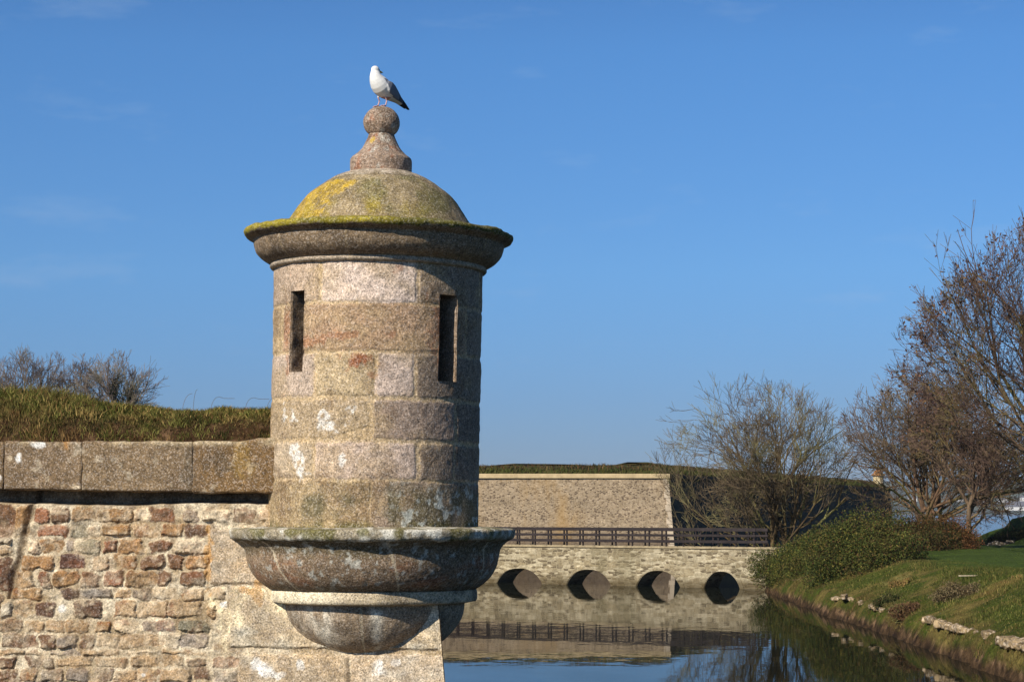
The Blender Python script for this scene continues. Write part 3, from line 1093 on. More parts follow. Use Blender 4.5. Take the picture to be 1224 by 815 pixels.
strawy = sst(.5, .66, fbm(X_ * 1.9 + 7, Y_ * 1.9, 0 * X_, 513, 3)) * (.3 + .7 * big)
col = mixc(col, STRAW * .85, strawy * rg.uniform(.2, .9, nb))
low = sst(.46, .16, t + (fbm(X_ * 3, Y_ * 3, 0 * X_, 515, 3) - .5) * .3 + .14 * big)
col = mixc(col, pick([lin(92, 66, 44), lin(64, 48, 34), lin(140, 108, 76), lin(60, 58, 30)], [3, 3, 1.2, 1.6], nb, rg), low * rg.uniform(.6, 1, nb))
h = h * (1 - .6 * low)
V, Fq, C = blades(np.stack([X_, Y_, z], -1), h, w, col, rg, 1.0)
# shaggy tufts, some hanging over the coping
tuf_p, tuf_h, tuf_c = [], [], []
for q in range(170):
    s_ = rg.uniform(-4.2, -.75)
    t_ = rg.choice([rg.uniform(.02, .12), rg.uniform(.18, .5), rg.uniform(.3, .9), rg.uniform(.3, .9)])
    m_ = rg.integers(25, 90)
    ss_ = s_ + rg.normal(size=m_) * .05
    t2_ = np.clip(t_ + rg.normal(size=m_) * .03, .01, 3)
    X2_, Y2_ = TX + ss_, wallY(ss_, COPE_Z) + .02 + t2_
    tuf_p.append(np.stack([X2_, Y2_, turf_z(ss_, t2_, X2_, Y2_) - .01], -1))
    base_h = rg.uniform(.035, .085) * (1 + .9 * float(sst(-2.3, -3.3, s_)))
    tuf_h.append(base_h * rg.uniform(.5, 1.2, m_))
    cc_ = [G_DARK * .8, G_MID, STRAW * .9, DEADB, G_LT, lin(150, 120, 76)][rg.integers(6)]
    tuf_c.append(cc_ * rg.uniform(.7, 1.25, (m_, 1)))
tp_, th_, tc_ = np.concatenate(tuf_p), np.concatenate(tuf_h), np.concatenate(tuf_c)
V2, F2q, C2 = blades(tp_, th_, rg.uniform(.004, .008, len(th_)), tc_, rg, 1.3)
Fq = [np.concatenate([Fq[0], F2q[0] + len(V)]), np.concatenate([Fq[1], F2q[1] + len(V)])]
V, C = np.concatenate([V, V2]), np.concatenate([C, C2])
tag(obj('rampart_grass', np_mesh('rampart_grass', V, Fq, C, False), M_LEAF), 'rough green and straw coloured grass growing on top of the rampart beside the watchtower', 'grass', kind='stuff')

# dry bramble stems arching above the turf
rs = random.Random(3)
for i, (px, y_top, arc) in enumerate([(208, 470, .08), (222, 465, .03), (243, 474, .20), (286, 475, .2), (312, 473, .10)]):
    s = (px - 446) * KPX * 1.02
    x0, y0 = TX + s, float(wallY(s, COPE_Z)) + .75
    z0 = float(turf_z(np.array(s), np.array(.75), np.array(x0), np.array(y0))) - .02
    zt_ = P(px, y_top, y0)[2]
    segs = []
    prev = np.array([x0, y0, z0])
    for k in range(1, 9):
        q = k / 8
        p = np.array([x0 + arc * q * q * 1.2 * rs.choice([1, 1.0]), y0 + .05 * q, z0 + (zt_ - z0) * math.sin(min(1, q * (1.0 if arc < .12 else 1.35)) * math.pi * (.5 if arc < .12 else .62))])
        segs.append([*prev, *p, .0020, .0016]); prev = p
    V, Fq = tubes(segs, 4)
    o = obj('dry_bramble', np_mesh('dry_bramble', V, Fq, np.tile(lin(112, 92, 70), (len(V), 1))), M_TWIG)
    rebase(o, (x0, y0, z0))
    tag(o, 'thin dry bramble stem rising above the rampart grass against the sky beside the watchtower', 'plant stem', 'dry stems above the rampart turf')

# ================================================================== WATER, SEA, SKY
n = N('moat_water')
v1 = n.coord((1.0, .45, 1.0))
rip = n.math('ADD', n.noise(1.1, 3, .5, v1), n.math('MULTIPLY', n.noise(.22, 3, .6), 1.2))
calm = n.rng(n.noise(.035, 3), .4, .62, .25, 1.0)
n.bump(n.math('MULTIPLY', rip, calm), .10, .06)
M_WATER = n.done(lin(20, 24, 16), .022, .5)
n.b.inputs['IOR'].default_value = 1.33
# near-black diffuse share mixed in to dim the mirrored sky
dim_diffuse = n.add('ShaderNodeBsdfDiffuse')
dim_diffuse.inputs['Color'].default_value = (.012, .014, .009, 1)
mxs = n.add('ShaderNodeMixShader')
n.link(n.rng(n.noise(.12, 5, .6, n.coord((1, .4, 1))), .35, .65, .20, .36), mxs.inputs[0])
n.link(n.b.outputs[0], mxs.inputs[1]); n.link(dim_diffuse.outputs[0], mxs.inputs[2]); n.link(mxs.outputs[0], n.out.inputs[0])
V = np.array([[-70, -60, 0], [75, -60, 0], [75, 330, 0], [-70, 330, 0]], float)
tag(obj('moat_water', np_mesh('moat_water', V, np.array([[0, 1, 2, 3]]), None, False), M_WATER), kind='structure')

n = N('sea_water')
n.bump(n.noise(.06, 4, .6, n.coord((1, .3, 1))), .5, 1.2)
M_SEA = n.done(lin(34, 62, 92), .12, .5)
n.b.inputs['IOR'].default_value = 1.33
V = np.array([[-6900, -280, -.3], [6900, -280, -.3], [6900, 7300, -.3], [-6900, 7300, -.3]], float)
tag(obj('sea', np_mesh('sea', V, np.array([[0, 1, 2, 3]]), None, False), M_SEA), kind='structure')

# ================================================================== BANK AND LAWN BEYOND THE MOAT
def bank_x(Y):
    Y = np.asarray(Y, float)
    b = np.interp(Y, [-60, 40, 60, 74, 97, 118, 127, 133, 200, 260, 330], [12.4, 13.0, 13.35, 13.62, 13.8, 14.2, 14.6, 17.0, 38, 62, 92])
    return b + (fbm(Y * .35, 0 * Y, 0 * Y, 601, 3) - .5) * .6 * sst(40, 55, Y)


def bank_z(X, Y):
    d = X - bank_x(Y)
    n1 = fbm(X * .8, Y * .8, 0 * X, 603, 4) - .5
    n2 = fbm(X * .16, Y * .16, 0 * X, 604, 3) - .5
    n3 = fbm(X * 2.7, Y * 2.1, 0 * X, 605, 3) - .5
    dd = d + n1 * .18 + n3 * .3
    z = np.interp(dd, [-6, -.25, 0, .12, .3, .6, 1.1, 2.4, 4.3, 8, 14, 80], [-2.5, -.4, -.06, .16, .52, .86, 1.05, 1.55, 2.22, 2.36, 2.44, 2.7])
    z = z + (fbm(X * 5, Y * 5, z * 5, 606, 3) - .5) * .14 * sst(-.2, .1, d) * sst(1.6, .8, d)
    z = z + n1 * .12 * sst(.5, 1.5, d) + n2 * .35 * sst(2, 7, d)
    z = z + 2.1 * sst(32.0, 36.4, X + n1 * 1.5) * np.exp(-((Y - 150) / 8.0) ** 2)
    fall = sst(226, 242, Y) * sst(20, 25, X) + sst(95, 118, X)
    return z - 6 * np.clip(fall, 0, 1)


ya = np.concatenate([np.arange(-40, 50, 2.5), np.arange(50, 130, .26), np.arange(130, 250, .9)])
da = np.concatenate([np.arange(-6, -.6, .9), np.arange(-.6, 1.2, .05), np.arange(1.2, 3.2, .13), np.arange(3.2, 14, .45), np.arange(14, 110, 2.2)])
Yb, Db = np.meshgrid(ya, da, indexing='ij')
Xb = bank_x(Yb) + Db
Zb = bank_z(Xb, Yb)
nn = fbm(Xb * 1.1, Yb * 1.1, 0 * Xb, 611, 4)
soil = mixc(lin(104, 82, 58)[None, None], lin(54, 42, 32)[None, None], sst(.3, .7, fbm(Xb * 4, Yb * 4, Zb * 4, 612, 4)))
soil = mixc(soil, lin(164, 132, 100), sst(.10, .2, Zb) * sst(.5, .3, Zb) * sst(.52, .66, fbm(Xb * 2.2, Yb * 2.2, Zb * 3, 613, 4)))
gr = mixc(lin(96, 100, 40)[None, None], lin(70, 88, 30)[None, None], nn)
gr = mixc(gr, lin(140, 122, 70), sst(.5, .7, fbm(Xb * .7, Yb * .5, 0 * Xb, 614, 4)) * .8 * sst(6.5, 3.5, Db))
gr = mixc(gr, lin(76, 94, 38), sst(4.5, 7, Db + nn * 2))
gr = gr * (.7 + .6 * fbm(Xb * .3, Yb * .3, 0 * Xb, 616, 4))[..., None]
cB = mixc(soil, gr, sst(.22, .5, Zb + (nn - .5) * .55))
n = N('bank_grass_ground')
n.bump(n.noise(5, 6, .75), 1.0, .25)
M_BANK = n.done(scale3(n, scale3(n, n.attr(), n.rng(n.noise(2.5, 5, .7), .3, .7, .6, 1.4)), n.rng(n.noise(9, 4, .7), .3, .7, .6, 1.4)), .95, .1)
tag(obj('lawn', np_mesh('lawn', np.stack([Xb, Yb, Zb], -1).reshape(-1, 3), grid_faces(len(ya), len(da)), cB.reshape(-1, 3)), M_BANK), kind='structure')

rg = np.random.default_rng(21)
nb = 260000
Y_ = 52 + rg.random(nb) ** .9 * 98
d_ = np.where(rg.random(nb) < .7, rg.uniform(.18, 6.5, nb), rg.uniform(6, 34, nb))
X_ = bank_x(Y_) + d_
inview = np.abs(X_ / Y_ * F - 0) < 640
pt = fbm(X_ * .9, Y_ * .7, 0 * X_, 621, 4)
kp = inview & (rg.random(nb) < .25 + sst(.35, .6, pt) * .75)
X_, Y_, d_, pt = X_[kp], Y_[kp], d_[kp], pt[kp]
nb = len(X_)
rough_g = sst(7.0, 4.0, d_)
h = rg.uniform(.04, .10, nb) * (.6 + rough_g * (.4 + 1.3 * sst(.45, .75, pt)))
w = rg.uniform(.011, .024, nb)
col = pick([G_DARK, G_MID, G_LT * .9, STRAW * .7], [3.4, 4, 1.6, .8], nb, rg) * np.array([.78, .82, .76])
col = mixc(col, pick([STRAW * .75, DEADB * 1.1], [1, 1], nb, rg), rough_g * sst(.48, .7, fbm(X_ * .5, Y_ * .35, 0 * X_, 622, 4)) * rg.uniform(.2, 1, nb))
col = mixc(col, lin(74, 92, 40) * rg.uniform(.5, 1.25, (nb, 1)), (1 - rough_g) * .7)
col = mixc(col, pick([lin(120, 92, 62), lin(88, 78, 44)], [1, 1], nb, rg), sst(1.5, .5, d_) * rg.uniform(.2, .9, nb))
col = col * (.6 + .75 * fbm(X_ * .6, Y_ * .4, 0 * X_, 626, 4))[:, None]
V, Fq, C = blades(np.stack([X_, Y_, bank_z(X_, Y_) - .02], -1), h, w, col, rg, .8)
tag(obj('bank_grass', np_mesh('bank_grass', V, Fq, C, False), M_LEAF), 'rough grass over the bank and lawn beside the moat', 'grass', kind='stuff')

# pale stones set in a broken line along the bank
def bank_pt(px, py):
    z = 1.0
    for _ in range(12):
        p = ground(px, py, z)
        z = .6 * z + .4 * float(bank_z(np.array(p[0]), np.array(p[1])))
    return p


M_PALE = granite_mat('pale_stone', 9.0, .7, 1.3, .6, attr=True)
rs = random.Random(9)
line = [(a_, b_, 'pale stone in the row along the bank edge just below the green bushes') for a_, b_ in
        [(1003, 716), (1010, 714.5), (1018, 717), (1026, 720), (1034, 722), (1042, 725), (1052, 728), (1058, 730), (1065, 731)]] + \
       [(a_, b_, 'pale stone in the middle row of stones along the grassy bank above the moat') for a_, b_ in
        [(1111, 741), (1119, 743), (1128, 747), (1137, 750), (1146, 752), (1155, 754), (1164, 757), (1176, 759)]] + \
       [(a_, b_, 'pale stone in the nearest row of stones on the bank, towards the picture edge') for a_, b_ in
        [(1198, 766), (1206, 768), (1214, 771), (1222, 772), (1231, 775)]]
for i, (a_, b_, lab) in enumerate(line):
    p = bank_pt(a_, b_)
    hs = (rs.uniform(.11, .19), rs.uniform(.30, .75), rs.uniform(.06, .12))
    V, Fq = rough_box(hs, (9, 16, 6), .02, .14, 4.0, 700 + i)
    rz_ = rs.uniform(-.25, .25)
    V = np.stack([V[:, 0] * math.cos(rz_) - V[:, 1] * math.sin(rz_), V[:, 0] * math.sin(rz_) + V[:, 1] * math.cos(rz_), V[:, 2] + hs[2] * .35], -1) + p + np.array([rs.uniform(-.1, .1), rs.uniform(-.6, .6), 0])
    c = np.tile(lin(164, 142, 108) * rs.uniform(.6, 1.05), (len(V), 1)) * (.7 + .6 * fbm(V[:, 0] * 5, V[:, 1] * 5, V[:, 2] * 5, 31, 3))[:, None]
    tag(rebase(obj('bank_stone', np_mesh('bank_stone', V, Fq, c), M_PALE), p), lab, 'stone', 'pale stones along the moat bank')
p = bank_pt(1160, 690)
o = obj('plank', box_mesh('plank', p[0], p[1], p[2] + .07, .95, .16, .05, (1, .35), .012, .004, 3), None)
n = N('weathered_wood_pale'); o.data.materials.append(n.done(scale3(n, n.mix(0, lin(196, 180, 150), (0, 0, 0)), n.rng(n.noise(14, 4), .3, .7, .7, 1.2)), .85, .2))
tag(rebase(o, p), 'pale plank lying flat in the middle of the green lawn', 'plank')

# ================================================================== ARCHED BRIDGE
B0 = np.array([16.1, 127.31]); BD = np.array([-12.2, 9.0]); BD = BD / np.linalg.norm(BD)
BN = np.array([BD[1], -BD[0]])
if BN[1] > 0: BN = -BN                 # towards the viewer
LB, BW = 39.5, 1.7
U_DECK = 2.32


def bp(u, w, z):
    p = B0 + BD * u - BN * w
    return np.array([p[0], p[1], z])


def u_at(px):
    """where the sight line through column px meets the bridge's front"""
    k = (px - 612) / F
    # (B0x + u BDx) = k (B0y + u BDy)
    return (k * B0[1] - B0[0]) / (BD[0] - k * BD[1])


ARCH = [(u_at(838), u_at(885), 1.00), (u_at(757), u_at(815), .98), (u_at(674), u_at(733), .97), (u_at(591), u_at(651), .96), (u_at(508), u_at(568), .96), (u_at(425), u_at(485), .96)]
ARCH = [(min(a, b), max(a, b), c) for a, b, c in ARCH]
us = [0.0]
for a, b, c in ARCH:
    us += list(np.linspace(a, b, 25))
us += list(np.arange(0, LB, .6)) + [LB]
us = np.unique(np.round(us, 4))


def zlow(u):
    for a, b, c in ARCH:
        if a <= u <= b:
            q = (u - (a + b) / 2) / ((b - a) / 2)
            return -.9 + (c + .9) * math.sqrt(max(0, 1 - abs(q) ** 2.3)) if abs(q) < 1 else -.9
    return -1.2


bridge = empty('stone_bridge', bp(LB * .3, BW / 2, -.9), 'low pale stone bridge with round arches over the moat, far wall behind it', 'bridge')
M_BRIDGE = masonry_mat('bridge_masonry', lin(190, 178, 150), lin(150, 136, 108), lin(112, 100, 80), lin(178, 165, 136), 2.4, 7.8, stain=lin(120, 112, 84), wet=(.2, .7), wetc=lin(84, 72, 48), rot=-math.atan2(BD[1], BD[0]), bump=.5)
zl = np.array([zlow(u) for u in us])
zl0 = np.array([-1.2 if not any(a < u < b for a, b, _ in ARCH) else z for u, z in zip(us, zl)])
nv = 9
rowsF, rowsB = [], []
jig = lambda p, k: p
Vb, Fb = [], []
for wi, w in ((0, 0.0), (1, BW)):
    for k in range(nv):
        for u, zz_ in zip(us, zl0):
            zq = zz_ + (U_DECK - zz_) * k / (nv - 1)
            Vb.append(bp(u, w + (fbm(u * 1.1, zq * 1.1, wi * 7.0, 801, 3) - .5) * .08 * (1 if wi == 0 else 1), zq))
nu = len(us)
fr = grid_faces(nv, nu)
Vb = np.array(Vb, float).reshape(-1, 3)
Fb = [fr, fr + nv * nu]
i = np.arange(nu - 1)
Fb.append(np.stack([i, i + 1, i + 1 + nv * nu, i + nv * nu], -1))                      # soffits
tb = (nv - 1) * nu
Fb.append(np.stack([tb + i, tb + i + 1, tb + i + 1 + nv * nu, tb + i + nv * nu], -1))   # deck
col0 = np.arange(nv - 1) * nu
Fb.append(np.stack([col0, col0 + nu, col0 + nu + nv * nu, col0 + nv * nu], -1))
obj('bridge_wall', np_mesh('bridge_wall', Vb, np.concatenate(Fb), None, False), M_BRIDGE, bridge)
n = N('edge_stone'); M_EDGE = n.done(scale3(n, n.mix(0, lin(176, 160, 128), (0, 0, 0)), n.rng(n.noise(2.5, 5, .7), .3, .7, .55, 1.2)), .9, .2)
for w, sg_ in ((-.03, 1), (BW + .03, -1)):
    c_ = bp(LB / 2, w + sg_ * .2, U_DECK + .062)
    obj('deck_edge', box_mesh('deck_edge', c_[0], c_[1], c_[2], LB, .5, .12, BD, .02), M_EDGE, bridge)
# arch rings: thin voussoir bands standing slightly proud
for a, b, c in ARCH[:4]:
    Vr = []
    m = 28
    for k in range(m + 1):
        ang = math.pi * k / m
        for ro in (0.0, .26):
            for w in (-.035, .12):
                ca, sa = math.cos(ang), math.sin(ang)
                e = 2 / 2.3
                q = math.copysign(abs(ca) ** e, -ca); zq = abs(sa) ** e
                u_ = (a + b) / 2 + q * ((b - a) / 2 + ro - .004)
                Vr.append(bp(u_, w, -.9 + (c + .9 + ro - .004) * zq))
    idx = np.arange(m) * 4
    f = []
    for x, y in ((0, 1), (1, 3), (3, 2), (2, 0)):
        f.append(np.stack([idx + x, idx + y, idx + 4 + y, idx + 4 + x], -1))
    obj('arch_ring', np_mesh('arch_ring', np.array(Vr), np.concatenate(f), None, False), M_BRIDGE, bridge)

n = N('weathered_timber')
gv = n.coord((1, 1, 14))
M_TIMBER = n.done(scale3(n, n.mix(n.rng(n.noise(1.3, 4), .35, .65, 0, 1), lin(58, 50, 50), lin(42, 36, 36)), n.rng(n.noise(5, 4, .6, gv), .3, .7, .7, 1.3)), .8, .3)
for w, lab in ((.13, 'dark weathered timber railing along the near side of the arched bridge'), (BW - .13, 'dark weathered timber railing along the far side of the arched bridge, behind the near railing')):
    ra = empty('timber_railing', bp(LB * .3, w, U_DECK + .12), lab, 'railing', 'timber railings on the bridge')
    nP = 31
    u_rail = float(u_at(899))
    for k in range(nP):
        q = bp(u_rail + k * (LB - .4 - u_rail) / (nP - 1), w, U_DECK + .12 + .55)
        obj('post', box_mesh('post', q[0], q[1], q[2], .085, .085, 1.10, BD, .012, .004, k), M_TIMBER, ra)
    for zc_, hh in ((1.02, .19), (.66, .13), (.30, .15)):
        q = bp((LB + u_rail) / 2, w - .085, U_DECK + .12 + zc_)
        obj('rail', box_mesh('rail', q[0], q[1], q[2], LB - u_rail + .3, .05, hh, BD, .01), M_TIMBER, ra)

# ================================================================== FAR BASTION WALL
FY, FX = 187.0, float(P(798.5, 570, 187)[0])
FZ = float(P(700, 571.5, FY)[2])
FC = float(P(700, 566, FY)[2])
far = empty('bastion_wall', (FX - 12, FY, -1), 'long sunlit bastion wall of pinkish stone with a pale coping and dark scrub on top', 'wall')
M_FAR = masonry_mat('bastion_masonry', lin(182, 162, 134), lin(158, 138, 110), lin(112, 96, 78), lin(176, 156, 128), 5.2, 10.0, stain=lin(178, 144, 92), bump=.45, mw=.05, wet=(1.4, 3.4), wetc=lin(86, 72, 60))
M_FARD = masonry_mat('bastion_masonry_shaded', lin(84, 72, 54), lin(68, 58, 44), lin(52, 48, 34), lin(88, 78, 60), 3.6, 6.2, rot=R(-71), stain=lin(70, 74, 48), bump=.45)  # darker copy for the return face, its shade put into the colour
bt = .115        # batter
E2 = np.array([52.0, 300.0])
d2 = (E2 - np.array([FX, FY])); L2 = np.linalg.norm(d2); d2 /= L2
n2v = np.array([d2[1], -d2[0]])
xs = np.concatenate([np.arange(-62, FX - .4, 1.5), [FX]])
zs = np.linspace(-1.0, FZ, 16)


def far_front(x, z):
    o = (FZ - z) * bt
    xx = x + (o * .62 if x >= FX - 1e-6 else 0)
    return np.array([xx, FY - o + (fbm(x * .4, z * .4, 3.0, 811, 3) - .5) * .12, z])


V = np.array([[far_front(x, z) for x in xs] for z in zs], float).reshape(-1, 3)
obj('lit_face', np_mesh('lit_face', V, grid_faces(len(zs), len(xs)), None), M_FAR, far)
ls = np.linspace(0, L2, 40)
V = []
for z in zs:
    o = (FZ - z) * bt
    for l in ls:
        if l == 0: V.append(far_front(FX, z) + np.array([0, .002, 0]))
        else:
            p = np.array([FX, FY]) + d2 * l + n2v * o * .75
            V.append([p[0], p[1], z])
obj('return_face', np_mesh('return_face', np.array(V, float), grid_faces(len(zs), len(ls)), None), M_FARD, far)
n = N('quoin_stone'); M_QUOIN = n.done(scale3(n, n.mix(0, lin(206, 188, 162), (0, 0, 0)), n.rng(n.noise(1.2, 4, .7), .3, .7, .7, 1.12)), .9, .2)
for k in range(15):
    za, zb_ = -1 + (FZ + 1) * k / 15, -1 + (FZ + 1) * (k + 1) / 15 - .03
    ln_ = .32 if k % 2 else .46
    V = []
    for z in (za, zb_):
        c_ = far_front(FX, z)
        for dx, dy in ((-ln_, -.06), (.05, -.06), (.05, .5), (-ln_, .5)):
            V.append([c_[0] + dx, c_[1] + dy, z])
    f = np.array([[0, 1, 5, 4], [1, 2, 6, 5], [2, 3, 7, 6], [3, 0, 4, 7], [4, 5, 6, 7], [3, 2, 1, 0]])
    obj('quoin', np_mesh('quoin', np.array(V, float), f, None, False), M_QUOIN, far)
n = N('coping_stone_far'); M_COPE = n.done(scale3(n, n.mix(0, lin(214, 190, 146), (0, 0, 0)), n.rng(n.noise(1.5, 4, .7), .3, .7, .7, 1.12)), .9, .2)
hc = FC - FZ
obj('coping', box_mesh('coping', (FX - 62) / 2 + .05, FY + .32, FZ + hc / 2, FX + 62 + .2, 1.0, hc, None, .05), M_COPE, far)
cm_ = (np.array([FX, FY]) + E2) / 2 + n2v * -.2
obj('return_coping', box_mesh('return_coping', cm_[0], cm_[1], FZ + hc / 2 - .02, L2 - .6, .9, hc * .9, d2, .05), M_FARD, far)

# earth on top of the bastion
ta = np.concatenate([np.linspace(0, 3, 14), np.linspace(3.6, 40, 12)])
ua = np.linspace(0, 1, 150)
Ta, Ua = np.meshgrid(ta, ua, indexing='ij')
ptsx = np.concatenate([np.linspace(-62, FX - .4, 70), FX - .4 + d2[0] * np.linspace(0, L2, 81)[1:]])
ptsy = np.concatenate([np.full(70, FY + .6), FY + .6 + d2[1] * np.linspace(0, L2, 81)[1:]])
ux = np.linspace(0, 1, 150)
X0, Y0 = np.interp(ua, ux, ptsx), np.interp(ua, ux, ptsy)
inx = np.where(ua < .467, 0.0, -n2v[0]) * sst(.44, .5, ua)
iny = np.where(ua < .467, 1.0, -n2v[1] + .3)
XE, YE = X0[None] + inx[None] * Ta, Y0[None] + iny[None] * Ta
hE = np.interp(Ta, [0, .5, 1.5, 3, 8, 40], [0, .35, .62, .75, .8, .8]) * (1 + .9 * (fbm(XE * .25, YE * .25, 0 * XE, 821, 3) - .5))
ZE = FC - .05 + hE * np.where(Ua < .467, 1.0, 1.3)
cE = mixc(lin(84, 66, 44)[None, None], lin(70, 72, 36)[None, None], fbm(XE * .6, YE * .6, 0 * XE, 822, 3))
tag(obj('bastion_ground', np_mesh('bastion_ground', np.stack([XE, YE, ZE], -1).reshape(-1, 3), grid_faces(len(ta), len(ua)), cE.reshape(-1, 3)), M_TURF), kind='structure')
rg = np.random.default_rng(33)
nb = 26000
q = rg.random(nb)
tq = rg.random(nb) ** 1.6 * 4 + .1
X_ = np.interp(q, ux, ptsx) + np.interp(q, ua, inx) * tq
Y_ = np.interp(q, ux, ptsy) + np.interp(q, ua, iny) * tq
hb = np.interp(tq, [0, .5, 1.5, 3, 8], [0, .35, .6, .7, .7]) * np.where(q < .467, 1, 1.3)
pt = fbm(X_ * .5, Y_ * .5, 0 * X_, 823, 3)
h = rg.uniform(.2, .52, nb) * (.5 + pt)
col = pick([lin(82, 62, 40), lin(66, 66, 32), lin(110, 84, 52), lin(58, 70, 30)], [3, 2, 1.6, 1.5], nb, rg)
col = mixc(col, lin(72, 82, 32), sst(.9, .3, tq) * .7)
V, Fq, C = blades(np.stack([X_, Y_, FC - .12 + hb * .9], -1), h, rg.uniform(.05, .12, nb), col, rg, .9)
tag(obj('bastion_scrub', np_mesh('bastion_scrub', V, Fq, C, False), M_LEAF), 'dark brown scrub and heather along the top of the far bastion wall', 'scrub', kind='stuff')

# far turret on the end of the shaded curtain wall
tp = P(1050, 580, 299.0)
tur = empty('turret', tp, 'small distant cream turret with an orange cap at the end of the shaded wall', 'turret')


def lathe(name, prof, cx, cy, cfun, mat, parent, n_=20, amp=.03):
    pr = np.array(prof, float)
    a = np.arange(n_) * 2 * math.pi / n_
    Rg_, Ag = np.meshgrid(pr[:, 0], a, indexing='ij')
    Zg_ = np.repeat(pr[:, 1][:, None], n_, 1)
    X, Y = cx + Rg_ * np.cos(Ag), cy + Rg_ * np.sin(Ag)
    k = 1 + (fbm(X * 2, Y * 2, Zg_ * 2, 77, 3) - .5) * amp
    X, Y = cx + (X - cx) * k, cy + (Y - cy) * k
    return obj(name, np_mesh(name, np.stack([X, Y, Zg_], -1).reshape(-1, 3), grid_faces(len(pr), n_, wrap=True), cfun(X, Y, Zg_).reshape(-1, 3)), mat, parent)


tz = tp[2]
lathe('drum', [(.35, -1.3), (.85, -.5), (.95, -.2), (.72, -.15), (.72, 1.3)], tp[0], tp[1], lambda X, Y, Z: mixc(lin(206, 186, 140)[None, None], lin(120, 104, 76)[None, None], sst(.45, .65, fbm(X * 2.4, Y * 2.4, Z * 2.4, 5, 3))), M_PALE, tur).location.z += tz
lathe('dome', [(.7, 1.28), (.98, 1.34), (.98, 1.5), (.7, 1.62), (.55, 1.95), (.3, 2.15), (.14, 2.22), (.18, 2.4), (.02, 2.5)], tp[0], tp[1], lambda X, Y, Z: mixc(lin(190, 116, 52)[None, None], lin(140, 110, 60)[None, None], fbm(X * 2, Y * 2, Z * 2, 6, 3)), M_PALE, tur).location.z += tz
# ================================================================== TREES
def nrm(v):
    return v / (np.linalg.norm(v) + 1e-9)


def grow(seed, stems, levels=5, spread=(25, 55), up=.06, gnarl=.16, shrink=.72, kids=(2, 3), rmin=.006, env=None, taper=.5, fork=.85, segn=5, cap=14000):
    """stems: list of (p, d, L, r). returns segments (p0 p1 r0 r1 level) and twig tips"""
    rn = random.Random(seed)
    g = lambda: np.array([rn.gauss(0, 1), rn.gauss(0, 1), rn.gauss(0, 1)])
    todo = [(np.array(p, float), nrm(np.array(d, float)), L, r, 0) for p, d, L, r in stems]
    segs, tips = [], []
    while todo and len(segs) < cap:
        p, d, L, r, lev = todo.pop(0)
        ns = max(2, segn - lev)
        stop = False
        for i in range(ns):
            d = nrm(d + gnarl * g() * (.6 if lev == 0 else 1) + np.array([0, 0, up]))
            q = p + d * (L / ns)
            if env is not None and lev and env(q) > max(1, env(p)):
                if rn.random() < .6:
                    stop = True
                else:
                    d = nrm(d * .6 + np.array([0, 0, .2])); q = p + d * (L / ns) * .6
            r1 = max(rmin, r * (1 - taper / ns))
            segs.append((*p, *q, r, r1, lev))
            p, r = q, r1
            if stop: break
            if lev < levels and i >= (1 if lev == 0 else 0) and rn.random() < fork:
                for _ in range(1 if lev else rn.choice([1, 1, 2])):
                    ax = nrm(np.cross(d, g()))
                    an = R(rn.uniform(*spread))
                    cd = nrm(d * math.cos(an) + ax * math.sin(an))
                    todo.append((p, cd, L * shrink * rn.uniform(.55, 1.05), max(rmin, r * rn.uniform(.45, .7)), lev + 1))
        if not stop and lev < levels:
            for _ in range(rn.randint(*kids)):
                ax = nrm(np.cross(d, g()))
                an = R(rn.uniform(spread[0] * .5, spread[1] * .8))
                todo.append((p, nrm(d * math.cos(an) + ax * math.sin(an)), L * shrink * rn.uniform(.7, 1.1), max(rmin, r * rn.uniform(.6, .85)), lev + 1))
        else:
            tips.append((*p, *d))
    return np.array(segs), np.array(tips)


def bark_cols(V, c1, c2, c3, seed, sc=1.2):
    c = mixc(c1[None], c2[None], sst(.35, .65, fbm(V[:, 0] * sc, V[:, 1] * sc, V[:, 2] * sc, seed, 3)))
    return mixc(c, c3, sst(.52, .68, fbm(V[:, 0] * sc * .6 + 5, V[:, 1] * sc * .6, V[:, 2] * sc * .6, seed + 3, 3)))


def leaf_quads(pos, size, col, rg, flat=.0):
    n = len(pos)
    a = rg.normal(size=(n, 3)); a /= np.linalg.norm(a, axis=1, keepdims=True)
    b = np.cross(a, rg.normal(size=(n, 3))); b /= np.linalg.norm(b, axis=1, keepdims=True)
    s = size[:, None]
    V = np.stack([pos - a * s, pos + b * s * .45, pos + a * s, pos - b * s * .45], 1).reshape(-1, 3)
    F_ = (np.arange(n) * 4)[:, None] + np.arange(4)[None]
    return V, F_, np.repeat(col, 4, 0)


def make_tree(name, base, segs, label, group, c3, seed, tlev=1, leaves=None, twigc=None):
    root = empty(name, base, label, 'tree', group)
    big = segs[:, 8] <= tlev
    V, Fq = tubes(segs[big][:, :8], 7, .35)
    obj('trunk', np_mesh('trunk', V, Fq, bark_cols(V, *c3, seed)), M_TWIG, root)
    tw = segs[~big]
    V, Fq = tubes(tw[:, :8], 3, .2)
    cr = obj('crown', np_mesh('crown', V, Fq, bark_cols(V, *(twigc or c3), seed + 9), False), M_TWIG, root)
    if leaves is not None:
        obj('foliage', np_mesh('foliage', leaves[0], leaves[1], leaves[2], False), M_LEAF, cr)
    return root


def ell(c, r, seed=0):
    c, r = np.array(c, float), np.array(r, float)
    return lambda q: float(np.sum(((q - c) / r) ** 2)) + 0


def gp(px, py, z):       # ground point under a pixel
    return ground(px, py, z)


